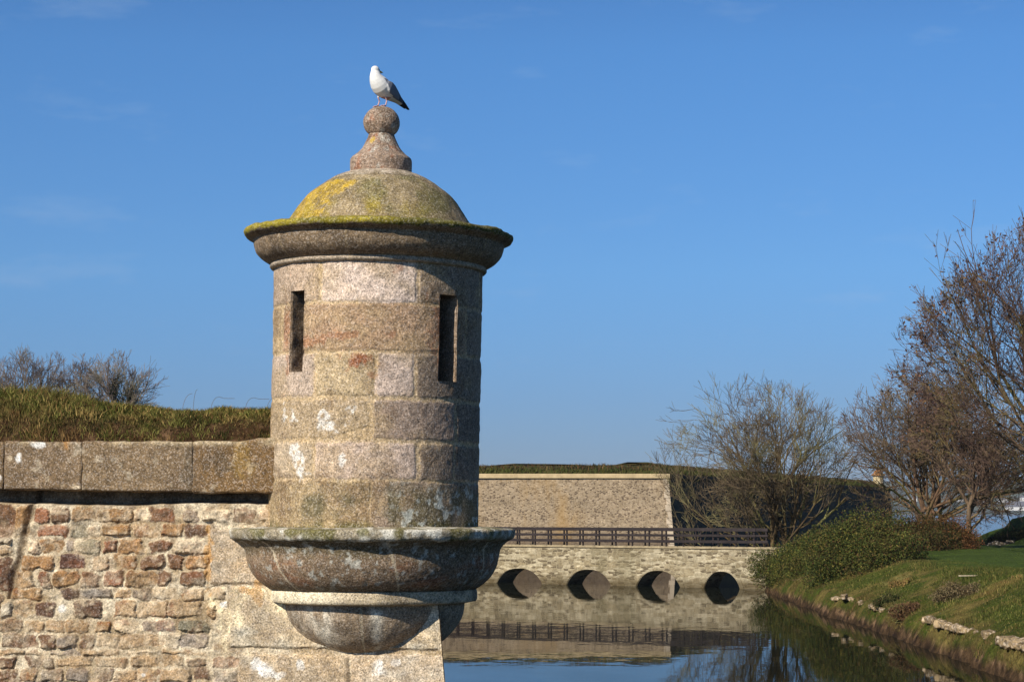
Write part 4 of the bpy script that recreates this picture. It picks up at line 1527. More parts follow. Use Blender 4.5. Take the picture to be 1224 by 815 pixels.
def fan(base, h0, n, L, r, rs, lo=18, hi=80, side=None, trunk=((0, 0), (.4, .1)), rt=.2):
    """short trunks, then limbs fanning out all round into a dome"""
    out = []
    for ox, oy in trunk:
        out.append((base + np.array([ox, oy, -.2]), (rs.uniform(-.08, .08), rs.uniform(-.08, .08), 1), h0 * 1.9, rt))
    for i in range(n):
        az = 2 * math.pi * (i + rs.uniform(-.3, .3)) / n
        el = R(lo + (hi - lo) * ((i * .618) % 1))
        hz_ = h0 * rs.uniform(.55, 1.25)
        ox, oy = trunk[i % len(trunk)]
        out.append((base + np.array([ox * .9, oy, hz_]), (math.cos(az) * math.cos(el), math.sin(az) * math.cos(el) * .8, math.sin(el)), L * rs.uniform(.8, 1.12), r * rs.uniform(.7, 1.1)))
    return out


BK = (lin(122, 102, 70), lin(84, 70, 52), lin(140, 136, 84))
# --- the bare spreading tree beside the bridge's end
bA = gp(934, 657, 2.15); bA[2] = float(bank_z(np.array(bA[0]), np.array(bA[1])))
YA = bA[1]
kA = YA / F
cA = P(900, 545, YA)
envA = ell([cA[0], YA, cA[2]], [118 * kA, 5.5, 92 * kA])
st = fan(bA, 3.2, 12, 4.5, .12, random.Random(4), 24, 84, trunk=((-.35, 0), (.3, -.1)), rt=.21)
st += [(bA + np.array([-.4, .1, .8]), (-1, .2, .35), 4.6, .07), (bA + np.array([-.4, -.2, .5]), (-1, -.3, .18), 4.2, .06), (bA + np.array([-.4, .2, 1.4]), (-1, -.3, .55), 4.6, .07)]
sA, tA = grow(7, st, 5, (20, 56), .05, .15, .70, (2, 3), .010, envA, .5, .64, cap=24000)
make_tree('bare_tree', bA, sA, 'leafless spreading tree with yellowish twigs and twin trunks at the end of the bridge', 'bare trees along the bank', BK, 71,
          twigc=(lin(120, 104, 80), lin(80, 68, 54), lin(130, 122, 84)))

# --- many-stemmed tree behind the hedge
zB = 2.3
Yb_ = 141.0
bB = np.array([P(1112, 640, Yb_)[0], Yb_, zB])
kB = Yb_ / F
cB_ = P(1112, 540, Yb_)
envB = ell([cB_[0], Yb_, cB_[2]], [114 * kB, 5.5, 112 * kB])
st = fan(bB, 2.2, 16, 4.4, .12, random.Random(6), 12, 82, trunk=((-.5, 0), (-.1, .2), (.3, -.1), (.7, .1)), rt=.15)
sB, tB = grow(17, st, 5, (20, 56), .04, .15, .70, (2, 3), .012, envB, .5, .82, cap=28000)
make_tree('bare_tree', bB, sB, 'dense many-stemmed bare tree with brown twigs behind the clipped hedge', 'bare trees along the bank', (lin(128, 100, 76), lin(96, 76, 62), lin(120, 112, 70)), 72,
          twigc=(lin(118, 100, 82), lin(92, 76, 64), lin(122, 106, 72)))

# --- single-trunk tree near the picture edge
Yd = 128.0
bD = np.array([P(1159, 640, Yd)[0], Yd, 2.25])
kD = Yd / F
cD = P(1200, 520, Yd)
envD = ell([cD[0], Yd, cD[2]], [105 * kD, 5.0, 110 * kD])
st = [(bD + np.array([0, 0, -.2]), (.05, 0, 1), 3.4, .21), (bD + np.array([.05, .1, 2.2]), (.3, .1, 1), 3.6, .13), (bD + np.array([.12, 0, 3.0]), (1.6, .1, .30), 3.8, .12), (bD + np.array([.0, 0, 2.6]), (-.7, .1, .9), 3.4, .11)]
sD, tD = grow(27, st, 5, (22, 60), .03, .18, .75, (2, 3), .012, envD, .5, .9, cap=20000)
make_tree('bare_tree', bD, sD, 'bare tree with one reddish trunk and a long level bough by the sea gap', 'bare trees along the bank', (lin(126, 106, 84), lin(96, 80, 64), lin(122, 112, 76)), 73,
          twigc=(lin(112, 92, 78), lin(88, 70, 60), lin(118, 104, 66)))

# --- taller tree still holding brown leaves
Yc = 112.0
bC = np.array([P(1275, 650, Yc)[0], Yc, 2.3])
kC = Yc / F
cC = P(1262, 440, Yc)
envC = lambda q, c=cC: float(((q[0] - c[0]) / (232 * kC)) ** 2 + ((q[1] - Yc) / 6.5) ** 2 + ((q[2] - c[2] + .0) / (215 * kC)) ** 2) + max(0, (P(0, 0, 1)[2] * 0 + (c[0] - q[0]) * .95 + (q[2] - P(1200, 262, Yc)[2]) * 1.0) * .25)
st = [(bC + np.array([0, 0, -.2]), (-.05, 0, 1), 7.0, .27), (bC + np.array([.3, .2, -.2]), (.15, .1, 1), 7.0, .22)]
for dx, dy, L, r, oz in ((-.22, -.1, 7.2, .15, 3.2), (-.42, .15, 7.0, .14, 3.6), (-.66, -.1, 6.6, .12, 3.0), (-.95, .2, 6.0, .10, 3.2), (-1.5, -.2, 5.0, .08, 3.8), (.5, .2, 6.0, .15, 3.4)):
    st.append((bC + np.array([-.05 * oz * .3, 0, oz]), (dx, dy, 1), L, r))
sC, tC = grow(39, st, 5, (18, 48), .05, .13, .70, (2, 3), .010, envC, .5, .85, cap=24000)
rg = np.random.default_rng(8)
tw = sC[sC[:, 8] >= 3]
k = rg.integers(0, len(tw), 15000)
f_ = rg.random((len(k), 1))
pos = tw[k, 0:3] * (1 - f_) + tw[k, 3:6] * f_ + rg.normal(size=(len(k), 3)) * .09
outer = sst(.25, .8, np.array([envC(q) for q in pos]))
kp = rg.random(len(pos)) < .08 + .7 * outer
pos = pos[kp]
col = pick([lin(84, 60, 50), lin(108, 78, 58), lin(76, 58, 54), lin(126, 98, 66)], [3, 2, 2, 1], len(pos), rg)
lv = leaf_quads(pos, rg.uniform(.065, .14, len(pos)), col, rg)
make_tree('leafy_tree', bC, sC, 'tall tree still holding small dark brown leaves, its crown cut off by the picture edge', 'bare trees along the bank', (lin(112, 92, 72), lin(88, 70, 56), lin(120, 110, 70)), 74, leaves=lv,
          twigc=(lin(104, 84, 72), lin(84, 66, 58), lin(112, 98, 64)))

# --- small trees far behind the rampart
BL = (lin(140, 126, 114), lin(96, 84, 78), lin(126, 118, 98))
specs = [(34, 62, 416, 118, 'bare tree behind the rampart with a rounded crown, the one nearest the picture edge', 4, 5),
         (92, 46, 427, 122, 'small bare tree behind the rampart, between the rounded tree and the ivy-clad one', 3, 6),
         (143, 56, 421, 112, 'bare many-stemmed tree behind the rampart with dark ivy round its stems', 7, 7),
         (-14, 40, 428, 124, 'bare tree behind the rampart cut through by the picture edge', 3, 8)]
for px, rw, ytop, Yt_, lab, nst, sd in specs:
    kk = Yt_ / F
    x0 = P(px, 490, Yt_)[0]
    t_ = Yt_ - 21
    z0 = float(turf_z(np.array(-6.0), np.array(t_), np.array(x0), np.array(Yt_)))
    base = np.array([x0, Yt_, z0 - .05])
    ztop = P(px, ytop, Yt_)[2]
    Hh = ztop - z0
    env = ell([x0, Yt_, z0 + Hh * .5], [rw * kk * 1.02, rw * kk, Hh * .53])
    rs = random.Random(sd)
    st = fan(base, Hh * .14, 5 + 2 * nst, Hh * .40, .055, rs, 25, 82, trunk=((0, 0),) if nst < 4 else ((-.25, 0), (.2, .1)), rt=.10)
    sg_, tp_ = grow(sd * 11, st, 4, (20, 52), .06, .13, .70, (2, 3), .008, env, .5, .62, cap=7000)
    tr = make_tree('bare_tree', base, sg_, lab, 'bare trees behind the rampart', BL, 80 + sd, tlev=1)
    if nst == 7:
        rg = np.random.default_rng(4)
        bigs = sg_[sg_[:, 8] <= 1]
        k = rg.integers(0, len(bigs), 2600)
        pos = bigs[k, 0:3] + (bigs[k, 3:6] - bigs[k, 0:3]) * rg.random((len(k), 1)) + rg.normal(size=(len(k), 3)) * .12
        kp = (pos[:, 2] < z0 + Hh * .72) & (np.abs(pos[:, 0] - x0 - .15) < .55)
        pos = pos[kp]
        lv = leaf_quads(pos, rg.uniform(.04, .08, len(pos)), pick([lin(34, 44, 26), lin(48, 58, 32)], [2, 1], len(pos), rg), rg)
        obj('ivy', np_mesh('ivy', lv[0], lv[1], lv[2], False), M_LEAF, tr)

# ================================================================== SHRUBS
def shrub(name, centre, rad, nleaf, cols, wts, label, group, seed, size=(.03, .068), cat='bush', lumps=9, flat=1.0, twigc=None):
    rg = np.random.default_rng(seed)
    cx, cy = centre[0], centre[1]
    nleaf = int(nleaf * 1.7)
    z0 = float(bank_z(np.array(cx), np.array(cy))) - .1
    root = empty(name, (cx, cy, z0), label, cat, group)
    L = rg.normal(size=(lumps, 3)); L /= np.linalg.norm(L, axis=1, keepdims=True)
    L[:, 2] = np.abs(L[:, 2]) * .9
    lr = rg.uniform(.35, .55, lumps)
    lc = L * rg.uniform(.45, .72, (lumps, 1))
    lc = np.vstack([lc, [[0, 0, .35]]]); lr = np.append(lr, .62)
    wts_l = lr ** 2
    k = rg.choice(len(lr), nleaf, p=wts_l / wts_l.sum())
    dirs = rg.normal(size=(nleaf, 3)); dirs /= np.linalg.norm(dirs, axis=1, keepdims=True)
    lump = fbm(dirs[:, 0] * 2.2 + k, dirs[:, 1] * 2.2, dirs[:, 2] * 2.2, seed + 2, 4)
    rr = lr[k] * (rg.random(nleaf) ** .25) * (.55 + .9 * lump) * (1 + .10 * rg.normal(size=nleaf) + .25 * (rg.random(nleaf) < .06))
    u = lc[k] + dirs * rr[:, None]
    pos = u * np.array(rad) + np.array([cx, cy, z0])
    gnd = bank_z(pos[:, 0], pos[:, 1])
    pos[:, 2] = np.where(pos[:, 2] < gnd, gnd + rg.random(nleaf) * .5 * rad[2], pos[:, 2])
    patch = fbm(pos[:, 0] * 1.2, pos[:, 1] * 1.2, pos[:, 2] * 1.2, seed, 3)
    col = pick(cols, wts, nleaf, rg, .3)
    col = mixc(col, np.array(cols)[-1][None], sst(.54, .68, patch) * (.35 if cat == 'bush' else .7))
    col = col * (.55 + .85 * fbm(pos[:, 0] * 2.6, pos[:, 1] * 2.6, pos[:, 2] * 2.6, seed + 5, 3))[:, None]
    lv = leaf_quads(pos, rg.uniform(size[0], size[1], nleaf), col, rg)
    obj('foliage', np_mesh('foliage', lv[0], lv[1], lv[2], False), M_LEAF, root)
    segs = []
    for q in range(70):
        e = lc[rg.integers(len(lc))] * np.array(rad) * rg.uniform(.8, 1.35) + rg.normal(size=3) * .12
        p0 = np.array([cx, cy, z0]) + np.array([rg.normal() * .25 * rad[0], rg.normal() * .25 * rad[1], 0])
        p3 = np.array([cx, cy, z0]) + e
        m = (p0 + p3) / 2 + rg.normal(size=3) * .12
        segs.append((*p0, *m, .022, .014)); segs.append((*m, *p3, .014, .006))
        for _ in range(3):
            p4 = p3 + nrm(e + rg.normal(size=3) * .8) * rg.uniform(.2, .5)
            segs.append((*p3, *p4, .006, .004))
    V, Fq = tubes(segs, 3)
    obj('stems', np_mesh('stems', V, Fq, bark_cols(V, *(twigc or BK), seed)), M_TWIG, root)
    return root


GO = [lin(66, 76, 32), lin(46, 58, 26), lin(90, 94, 42), lin(122, 112, 52), lin(98, 72, 46)]
def at_bank(px, py):
    p = bank_pt(px, py)
    return p


for (px, py, rx, ry, rz_, nl, lab, sd, cw) in [
    (925, 700, 1.9, 3.0, 1.85, 15000, 'low green bush on the moat bank, the one touching the end of the bridge', 1, [4, 3, 2, .4, .1]),
    (948, 705, 2.0, 3.2, 2.25, 17000, 'yellow-green bush on the moat bank, second from the bridge', 2, [3, 2, 3, 1.6, .3]),
    (978, 712, 2.1, 3.2, 2.75, 19000, 'large dark green bush overhanging the moat bank above the first pale stones', 3, [3, 4, 2, .5, .3]),
    (1012, 690, 2.4, 3.2, 2.85, 19000, 'tall olive bush with brown sprays at the top of the bank beside the lawn', 4, [3, 2, 3, 1.3, .8]),
    (1046, 676, 2.2, 3.0, 2.4, 15000, 'rounded green and brown bush between the tall olive bush and the clipped hedge', 5, [3, 3, 1.5, .6, 2.2]),
]:
    p = at_bank(px, py)
    shrub('bush', (p[0] + .8, p[1] + 1.2), (rx, ry, rz_), nl, GO, cw, lab, 'bushes along the moat bank', 900 + sd)
HE = [lin(72, 62, 34), lin(58, 64, 28), lin(96, 78, 44), lin(110, 72, 44)]
for (px, Yh, rx, ry, rz_, nl, lab, sd, cw, cc) in [
    (1082, 122, 2.6, 1.9, 2.2, 15000, 'dark brownish green clipped hedge below the many-stemmed tree', 11, [3, 3, 1, .6], HE),
    (1120, 125, 2.7, 1.9, 2.15, 15000, 'russet brown length of hedge just below the trunks of the bare trees', 12, [3, 2, 2, 1.2], HE),
    (1144, 127, 1.4, 1.6, 1.8, 9000, 'rusty orange end of the hedge beside the sea gap', 13, [1.5, 1, 2, 3], [lin(96, 66, 40), lin(74, 66, 34), lin(140, 84, 46), lin(164, 96, 54)]),
]:
    x0 = P(px, 640, Yh)[0]
    shrub('hedge', (x0, Yh), (rx, ry, rz_), nl, cc, cw, lab, 'clipped hedges by the lawn', 900 + sd, cat='hedge', lumps=14)
for (px, Yh, rx, ry, rz_, nl, lab, sd) in [
    (1197, 146, 1.1, 1.2, .8, 5000, 'dark bramble clump on the mound beside the gap to the sea', 21),
    (1216, 145, 1.3, 1.2, .9, 5000, 'dark green bramble on the mound at the picture edge', 22),
]:
    x0 = P(px, 630, Yh)[0]
    shrub('bramble', (x0, Yh), (rx, ry, rz_), nl, [lin(40, 48, 22), lin(56, 66, 28), lin(70, 52, 34), lin(46, 40, 26)], [3, 3, 1, 1], lab, 'brambles on the mound', 900 + sd, cat='bramble')
# dry tufts on the lower bank
for i, (px, py, w, lab) in enumerate([(1085, 736, .7, 'brown dry shrubby tuft on the lower bank between two rows of pale stones'), (1062, 740, .6, 'dark green tuft under the first pale stones near the water'),
                                      (1140, 715, .9, 'greyish dry bush in the middle of the grassy bank'), (1075, 700, .5, 'straw coloured tuft on the bank near the bushes')]):
    p = at_bank(px, py)
    cc = [[lin(86, 64, 46), lin(104, 78, 52)], [lin(46, 56, 26), lin(62, 64, 30)], [lin(120, 104, 76), lin(98, 88, 60)], [lin(150, 120, 74), lin(118, 108, 54)]][i]
    shrub('tuft', (p[0], p[1]), (w, w * 1.3, w * .75), 2600, cc, [1, 1], lab, 'dry tufts on the bank', 950 + i, size=(.022, .055), cat='tuft', lumps=6)

# low reddish earth bank behind the hedge
Yr = 190.0
V = []
xr_ = np.linspace(P(1066, 620, Yr)[0], P(1134, 620, Yr)[0], 40)
yr_ = np.linspace(-5, 5, 14)
for y in yr_:
    for x in xr_:
        q = (x - xr_[0]) / (xr_[-1] - xr_[0])
        hh = 1.55 * sst(0, .25, q) * sst(1.0, .8, q) * math.exp(-(y / 2.6) ** 2)
        V.append((x, Yr + y, 2.0 + hh * (1 + .3 * (float(fbm(x * .6, y * .6, 0, 41, 3)) - .5))))
V = np.array(V, float)
c = mixc(lin(150, 96, 66)[None], lin(116, 84, 58)[None], fbm(V[:, 0], V[:, 1], V[:, 2], 42, 3))
tag(obj('earth_mound', np_mesh('earth_mound', V, grid_faces(len(yr_), len(xr_)), c), M_TURF), kind='structure')
# mossy rocks at the foot of the mound
for i, (px, Yq, s_, lab) in enumerate([(1183, 143, .22, 'small grey rock at the tip of the dark mound beside the sea gap'), (1190, 143, .28, 'mossy grey rock second from the tip of the dark mound'),
                                      (1199, 143, .3, 'pale streaked rock under the bramble clump on the mound'), (1207, 143, .3, 'brown rock below the bramble at the picture edge')]):
    x0 = P(px, 640, Yq)[0]
    z0 = float(bank_z(np.array(x0), np.array(Yq)))
    V, Fq = rough_box((s_, s_ * .7, s_ * .55), (10, 9, 8), .2, .2, 2.5, 760 + i)
    V = V + np.array([x0, Yq, z0 + s_ * .3])
    c = mixc(lin(92, 80, 66)[None], lin(48, 46, 34)[None], fbm(V[:, 0] * 3, V[:, 1] * 3, V[:, 2] * 3, 43, 3))
    tag(rebase(obj('rock', np_mesh('rock', V, Fq, c), M_PALE), (x0, Yq, z0)), lab, 'rock', 'rocks at the foot of the mound')

# ================================================================== FAR SHORE
xs = np.linspace(-3200, 3200, 400)
ys = np.linspace(0, 1400, 40)
Xh, Yh = np.meshgrid(xs, ys)
ridge = 34 + 66 * fbm(Xh / 700 + 3, Yh / 900, 0 * Xh, 1001, 4)
ridge = ridge * (.45 + .55 * sst(200, 900, Xh)) * sst(0, 900, Yh + 60)
Zh = -1 + ridge * (.9 + .25 * fbm(Xh / 60, Yh / 60, 0 * Xh, 1003, 3))
fields = fbm(Xh / 120, Yh / 120, 0 * Xh, 1004, 3)
ch = mixc(lin(58, 70, 50)[None, None], lin(92, 98, 68), sst(.52, .6, fields))
ch = mixc(ch, lin(50, 58, 46), sst(.5, .6, fbm(Xh / 50, Yh / 50, 0 * Xh, 1005, 3)) * .8)
M_HILL = attr_mat('hill_fields', .02, .8, 1.2, .95, .1)
HY = 4600.0
tag(obj('hills', np_mesh('hills', np.stack([Xh, Yh + HY, Zh], -1).reshape(-1, 3), grid_faces(40, 400), ch.reshape(-1, 3)), M_HILL), kind='structure')
n = N('white_render'); M_WHITE = n.done(lin(236, 232, 226), .8, .3)
n = N('slate_roof'); M_SLATE = n.done(lin(96, 92, 96), .7, .3)
n = N('dark_pane'); M_PANE = n.done(lin(30, 34, 40), .2, .5)


def hill_z(x, y):
    i = np.clip(int(round((x + 3200) / 6400 * 399)), 0, 399); j = np.clip(int(round((y - HY) / 1400 * 39)), 0, 39)
    return Zh[j, i]


def house(px, py, w, h, label, shed=False):
    a, b, c_ = ray(px, py)
    # march out along the sight line until it meets the hillside
    best = None
    for y in np.arange(HY + 5, HY + 1300, 8):
        x, z = a * y / b, 4.5 + c_ * y / b
        if z <= hill_z(x, y) + 1.0:
            best = (x, y); break
    if best is None: best = (a * (HY + 300) / b, HY + 300)
    x, y = best
    z = hill_z(x, y) - 1
    r_ = empty('house' if not shed else 'shore_building', (x, y, z), label, 'house' if not shed else 'building', 'white buildings on the far shore')
    d = w * .7
    obj('wall', box_mesh('wall', x, y, z + h / 2, w, d, h), M_WHITE, r_)
    V = [[x - w / 2 - .4, y - d / 2 - .4, z + h], [x + w / 2 + .4, y - d / 2 - .4, z + h], [x + w / 2 + .4, y + d / 2 + .4, z + h], [x - w / 2 - .4, y + d / 2 + .4, z + h],
         [x - w / 2 - .4, y, z + h + d * .42], [x + w / 2 + .4, y, z + h + d * .42]]
    me = bpy.data.meshes.new('roof')
    me.from_pydata(V, [], [(0, 1, 5, 4), (2, 3, 4, 5), (0, 4, 3), (1, 2, 5), (3, 2, 1, 0)])
    obj('roof', me, M_SLATE, r_)
    for q in (-.25, .25):
        obj('window', box_mesh('window', x + q * w, y - d / 2 - .02, z + h * .6, w * .12, .1, h * .25), M_PANE, r_)


for q in [(1088, 599.5, 15, 8, 'white house on the far shore seen between the turret and the tree trunks'), (1093, 600.5, 11, 7, 'smaller white house next to the one between turret and tree trunks'),
          (1148, 600, 12, 8, 'white house on the far shore just beside the reddish trunk'), (1165, 600.5, 10, 7, 'small white house on the far shore above the middle of the sea gap'),
          (1172, 596, 16, 8, 'white house standing higher on the far hillside above the sea gap'), (1177, 601, 10, 7, 'low white house below the higher hillside house'),
          (1196, 600.5, 13, 8, 'white house on the far shore just short of the long white building'), (1202, 602, 12, 8, 'low white house directly above the near end of the long shore building'),
          (1222, 599, 12, 8, 'white house on the far hillside cut by the picture edge')]:
    house(*q)
house(1214, 609.5, 42, 8, 'long bright white building at the far waterline near the picture edge', True)

# ================================================================== THE GULL
ball_top = None
bo = [o for o in bpy.data.objects if o.name.startswith('ball')][0]
mw = np.empty(len(bo.data.vertices) * 3, np.float32); bo.data.vertices.foreach_get('co', mw)
mw = mw.reshape(-1, 3); ti = np.argmax(mw[:, 2])
top = mw[ti].astype(float)
Gk = KPX
fwd = nrm(np.array([-.68, -.73, 0])); rgt = np.array([fwd[1], -fwd[0], 0]); upv = np.array([0, 0, 1.0])
rgt = np.cross(fwd, upv)


def gpt(f, r, u):
    return top + fwd * f + rgt * r + upv * u


bmv, bmf = [], []


def loft(rings, n=18):
    """rings: (f, r, u, tilt, width, height) ellipses facing along the spine"""
    off = len(bmv)
    for i_, (f, r_, u, nf, nu_, w, h) in enumerate(rings):
        nn_ = nrm(np.array([nf, nu_])); up2 = np.array([-nn_[1], nn_[0]])
        for k in range(n):
            a = 2 * math.pi * k / n
            e = math.cos(a) * w; g_ = math.sin(a) * h
            bmv.append(gpt(f + up2[0] * g_, r_ + e, u + up2[1] * g_))
    for i_ in range(len(rings) - 1):
        for k in range(n):
            k2 = (k + 1) % n
            bmf.append((off + i_ * n + k, off + i_ * n + k2, off + (i_ + 1) * n + k2, off + (i_ + 1) * n + k))
    bmf.append(tuple(off + k for k in range(n))[::-1])
    bmf.append(tuple(off + (len(rings) - 1) * n + k for k in range(n)))


# body from tail tip to neck (f forward, u up), then the head
loft([(-.315, 0, .02, 1, .5, .018, .004), (-.27, 0, .045, 1, .55, .032, .008), (-.20, 0, .085, 1, .55, .048, .024), (-.13, 0, .118, 1, .5, .070, .052), (-.06, 0, .150, 1, .45, .088, .076),
      (-.02, 0, .172, 1, .5, .098, .088), (.02, 0, .196, 1, .68, .100, .091), (.048, 0, .220, 1, .95, .093, .086), (.068, 0, .244, .85, 1.1, .083, .077), (.083, 0, .266, .55, 1, .071, .068), (.095, 0, .290, .3, 1, .059, .057), (.10, 0, .322, .1, 1, .046, .047), (.105, 0, .338, .1, 1, .034, .036)])
# head turned a little to its own side, with the bill
hd = nrm(np.array([.62, .70, 0.0]))
hs = np.cross(hd, upv)
off = len(bmv)
hc = gpt(.095, 0, .345)
for f, w, h, dz in ((-.045, .006, .006, .004), (-.04, .022, .022, .004), (-.022, .034, .034, .004), (.0, .039, .039, .003), (.022, .034, .033, 0), (.040, .022, .023, -.004), (.052, .011, .014, -.008), (.075, .008, .011, -.009), (.092, .0055, .009, -.011), (.100, .003, .005, -.016)):
    for k in range(14):
        a = 2 * math.pi * k / 14
        bmv.append(hc + hd * f + hs * math.cos(a) * w + upv * (math.sin(a) * h + dz))
for i_ in range(9):
    for k in range(14):
        k2 = (k + 1) % 14
        bmf.append((off + i_ * 14 + k, off + i_ * 14 + k2, off + (i_ + 1) * 14 + k2, off + (i_ + 1) * 14 + k))
bmf.append(tuple(off + k for k in range(14))[::-1]); bmf.append(tuple(off + 126 + k for k in range(14)))
# folded wings lying along the flanks, tips crossing over the tail
for sd in (-1, 1):
    loft([(.035, sd * .078, .225, 1, .8, .010, .02), (.015, sd * .088, .208, 1, .6, .016, .040), (-.02, sd * .092, .186, 1, .5, .018, .055), (-.07, sd * .080, .158, 1, .5, .019, .058), (-.13, sd * .062, .128, 1, .5, .018, .046),
          (-.21, sd * .034, .092, 1, .45, .015, .028), (-.29, sd * .018, .055, 1, .45, .011, .016), (-.36, sd * .006, .015, 1, .5, .006, .006)], 12)
# legs and feet
for sd, f0 in ((-1, -.015), (1, .02)):
    segs = [(f0, sd * .032, .125, .013), (f0 + .004, sd * .034, .085, .0085), (f0 - .012, sd * .034, .055, .0075), (f0 + .006, sd * .035, .004, .0075)]
    for (a0, a1, a2, a3), (b0, b1, b2, b3) in zip(segs[:-1], segs[1:]):
        V, Fq = tubes([(*gpt(a0, a1, a2), *gpt(b0, b1, b2), a3, b3)], 8, .5)
        o_ = len(bmv); bmv += list(V); bmf += [tuple(q + o_) for q in Fq]
        bmf += [tuple(o_ + q for q in range(8))[::-1], tuple(o_ + 8 + q for q in range(8))]
    for ang in (-.5, 0, .5):
        tipf, tipr = f0 + .006 + .05 * math.cos(ang), sd * .035 + .05 * math.sin(ang)
        rr_ = math.hypot(tipf, tipr)
        V, Fq = tubes([(*gpt(f0 + .006, sd * .035, .006), *gpt(tipf, tipr, .002 - rr_ * rr_ * 1.2), .0075, .006)], 8, .5)
        o_ = len(bmv); bmv += list(V); bmf += [tuple(q + o_) for q in Fq]
        bmf += [tuple(o_ + q for q in range(8))[::-1], tuple(o_ + 8 + q for q in range(8))]
me = bpy.data.meshes.new('gull_rough')
me.from_pydata([tuple(v) for v in bmv], [], bmf)
tmp = bpy.data.objects.new('gull_rough', me)
COL.objects.link(tmp)
md = tmp.modifiers.new('r', 'REMESH'); md.mode = 'VOXEL'; md.voxel_size = .0042
ms_ = tmp.modifiers.new('s', 'SMOOTH'); ms_.iterations = 5; ms_.factor = .4
dg = bpy.context.evaluated_depsgraph_get()
gm = bpy.data.meshes.new_from_object(tmp.evaluated_get(dg))
bpy.data.objects.remove(tmp)
gm.name = 'gull'
co = np.empty(len(gm.vertices) * 3, np.float32); gm.vertices.foreach_get('co', co); co = co.reshape(-1, 3).astype(float)
rel = co - top
f_, r_, u_ = rel @ fwd, rel @ rgt, rel[:, 2]
hrel = co - hc
hf, hsd = hrel @ hd, hrel @ hs
gc = np.tile(lin(244, 242, 236), (len(co), 1))
spine = .18 + f_ * .42
wing = ((np.abs(r_) > .072 - np.clip(-f_, 0, .4) * .17) & (u_ > spine - .050) | (u_ > spine + .05)) & (f_ < .012 + (u_ - .18) * .5) & (u_ < .262)
gc[wing] = lin(128, 132, 142)
gc[wing & (f_ < -.17)] = lin(88, 90, 96)
gc[(f_ < -.245) & (u_ > .0)] = lin(30, 30, 34)
tail = (f_ < -.18) & ~wing & (u_ < spine - .02)
gc[tail & (f_ < -.24)] = lin(60, 60, 64)
leg = (u_ < .092) & (f_ > -.07)
gc[leg] = lin(206, 166, 158)
bill = (hf > .047) & (u_ > .30)
gc[bill] = lin(216, 178, 70)
eye = (np.hypot(hf - .024, (u_ - .347)) < .006) & (np.abs(hsd) > .018) & (u_ > .31)
gc[eye] = lin(20, 18, 16)
ca_ = gm.color_attributes.new('Col', 'FLOAT_COLOR', 'POINT')
cc = np.ones((len(co), 4), np.float32); cc[:, :3] = gc
ca_.data.foreach_set('color', cc.ravel())
gm.polygons.foreach_set('use_smooth', np.ones(len(gm.polygons), bool))
gm.materials.clear()
n = N('feathers'); M_FEATHER = n.done(scale3(n, n.attr(), n.rng(n.noise(60, 3), .3, .7, .92, 1.06)), .7, .2)
gull = obj('gull', gm, M_FEATHER)
rebase(gull, top)
tag(gull, 'white gull with grey wings standing on the stone ball of the tower', 'gull')

# ================================================================== LIGHT, SKY, AIR, CAMERA
SUN_AZ, SUN_EL = R(39), R(34)
sv = Vector((-math.sin(SUN_AZ) * math.cos(SUN_EL), -math.cos(SUN_AZ) * math.cos(SUN_EL), math.sin(SUN_EL)))
ld = bpy.data.lights.new('sun', 'SUN')
ld.energy = 5.0
ld.angle = R(.55)
ld.color = (1.0, .93, .82)
lo = bpy.data.objects.new('sun', ld)
COL.objects.link(lo)
lo.rotation_euler = sv.to_track_quat('Z', 'Y').to_euler()
lo.location = (-30, -40, 50)

world = bpy.data.worlds.new('World')
scene.world = world
world.use_nodes = True
nt = world.node_tree
nt.nodes.clear()
wo = nt.nodes.new('ShaderNodeOutputWorld')
bg = nt.nodes.new('ShaderNodeBackground')
sky = nt.nodes.new('ShaderNodeTexSky')
sky.sky_type = 'NISHITA'
sky.sun_disc = False
sky.sun_elevation = SUN_EL
sky.sun_rotation = R(219)
sky.altitude = 0
sky.air_density = 1.0
sky.dust_density = 0.15
sky.ozone_density = 4.0
bg.inputs['Strength'].default_value = SKY_STRENGTH = .068
tint = nt.nodes.new('ShaderNodeMix'); tint.data_type = 'RGBA'; tint.blend_type = 'MULTIPLY'
tint.inputs[0].default_value = 1
tint.inputs[7].default_value = (.60, .98, 1.42, 1)
nt.links.new(sky.outputs[0], tint.inputs[6])
# thin streaks of high cloud
tcw = nt.nodes.new('ShaderNodeTexCoord')
mpw = nt.nodes.new('ShaderNodeMapping'); mpw.inputs['Scale'].default_value = (7, 7, 26); mpw.inputs['Rotation'].default_value = (0, R(7), 0)
nzw = nt.nodes.new('ShaderNodeTexNoise'); nzw.inputs['Scale'].default_value = 1.6; nzw.inputs['Detail'].default_value = 5; nzw.inputs['Roughness'].default_value = .6
mrw = nt.nodes.new('ShaderNodeMapRange')
for k_, v_ in zip(('From Min', 'From Max', 'To Min', 'To Max'), (.58, .80, 0, .16)): mrw.inputs[k_].default_value = v_
cl = nt.nodes.new('ShaderNodeMix'); cl.data_type = 'RGBA'
cl.inputs[7].default_value = (8.5, 9.5, 10.5, 1)
nt.links.new(tcw.outputs['Generated'], mpw.inputs[0]); nt.links.new(mpw.outputs[0], nzw.inputs['Vector']); nt.links.new(nzw.outputs['Fac'], mrw.inputs['Value'])
nt.links.new(mrw.outputs[0], cl.inputs[0]); nt.links.new(tint.outputs[2], cl.inputs[6])
sx = nt.nodes.new('ShaderNodeSeparateXYZ'); nt.links.new(tcw.outputs['Generated'], sx.inputs[0])
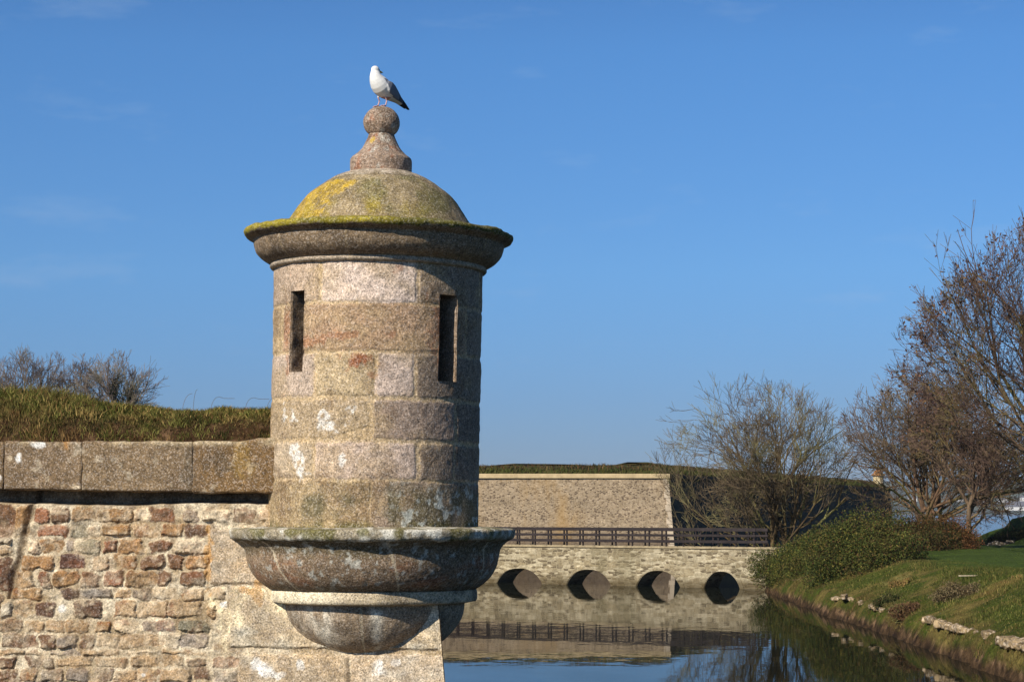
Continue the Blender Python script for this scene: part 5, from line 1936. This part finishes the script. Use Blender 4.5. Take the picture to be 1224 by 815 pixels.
rp = nt.nodes.new('ShaderNodeValToRGB')
el_ = rp.color_ramp.elements
el_[0].position, el_[0].color = 0.0, (.66, .61, .78, 1)
el_[1].position, el_[1].color = 1.0, (.26, .28, .32, 1)
for p_, c_ in ((.05, (.77, .74, .88, 1)), (.11, (.96, .98, 1.02, 1)), (.21, (1.0, 1.08, 1.08, 1)), (.34, (.72, .76, .80, 1)), (.5, (.40, .43, .48, 1))):
    e_ = el_.new(p_); e_.color = c_
nt.links.new(sx.outputs[2], rp.inputs[0])
gm_ = nt.nodes.new('ShaderNodeMix'); gm_.data_type = 'RGBA'; gm_.blend_type = 'MULTIPLY'; gm_.inputs[0].default_value = 1
nt.links.new(cl.outputs[2], gm_.inputs[6]); nt.links.new(rp.outputs[0], gm_.inputs[7])
nt.links.new(gm_.outputs[2], bg.inputs['Color'])
nt.links.new(bg.outputs[0], wo.inputs['Surface'])

HAZE = True
if HAZE:
    hz = box_mesh('haze', 0, 3500, 68, 13600, 7500, 146)
    mh = bpy.data.materials.new('haze_air'); mh.use_nodes = True
    t_ = mh.node_tree; t_.nodes.clear()
    o_ = t_.nodes.new('ShaderNodeOutputMaterial'); pv = t_.nodes.new('ShaderNodeVolumePrincipled')
    pv.inputs['Color'].default_value = (.80, .88, 1, 1)
    pv.inputs['Density'].default_value = 0.75e-4
    pv.inputs['Anisotropy'].default_value = 0.0
    t_.links.new(pv.outputs[0], o_.inputs['Volume'])
    tag(obj('haze', hz, mh), kind='stuff')

cam = bpy.data.cameras.new('camera')
cam.sensor_width = 36
cam.lens = F / 1224 * 36
cam.clip_start = .5
cam.clip_end = 20000
co_ = bpy.data.objects.new('camera', cam)
COL.objects.link(co_)
co_.location = EYE
co_.rotation_euler = (math.pi / 2 + PITCH, 0, 0)
scene.camera = co_
scene.view_settings.view_transform = 'Standard'
scene.view_settings.look = 'None'
scene.view_settings.exposure = 0.02
scene.view_settings.gamma = 1
scene.cycles.max_bounces = 8
scene.cycles.volume_bounces = 0
scene.cycles.use_denoising = True
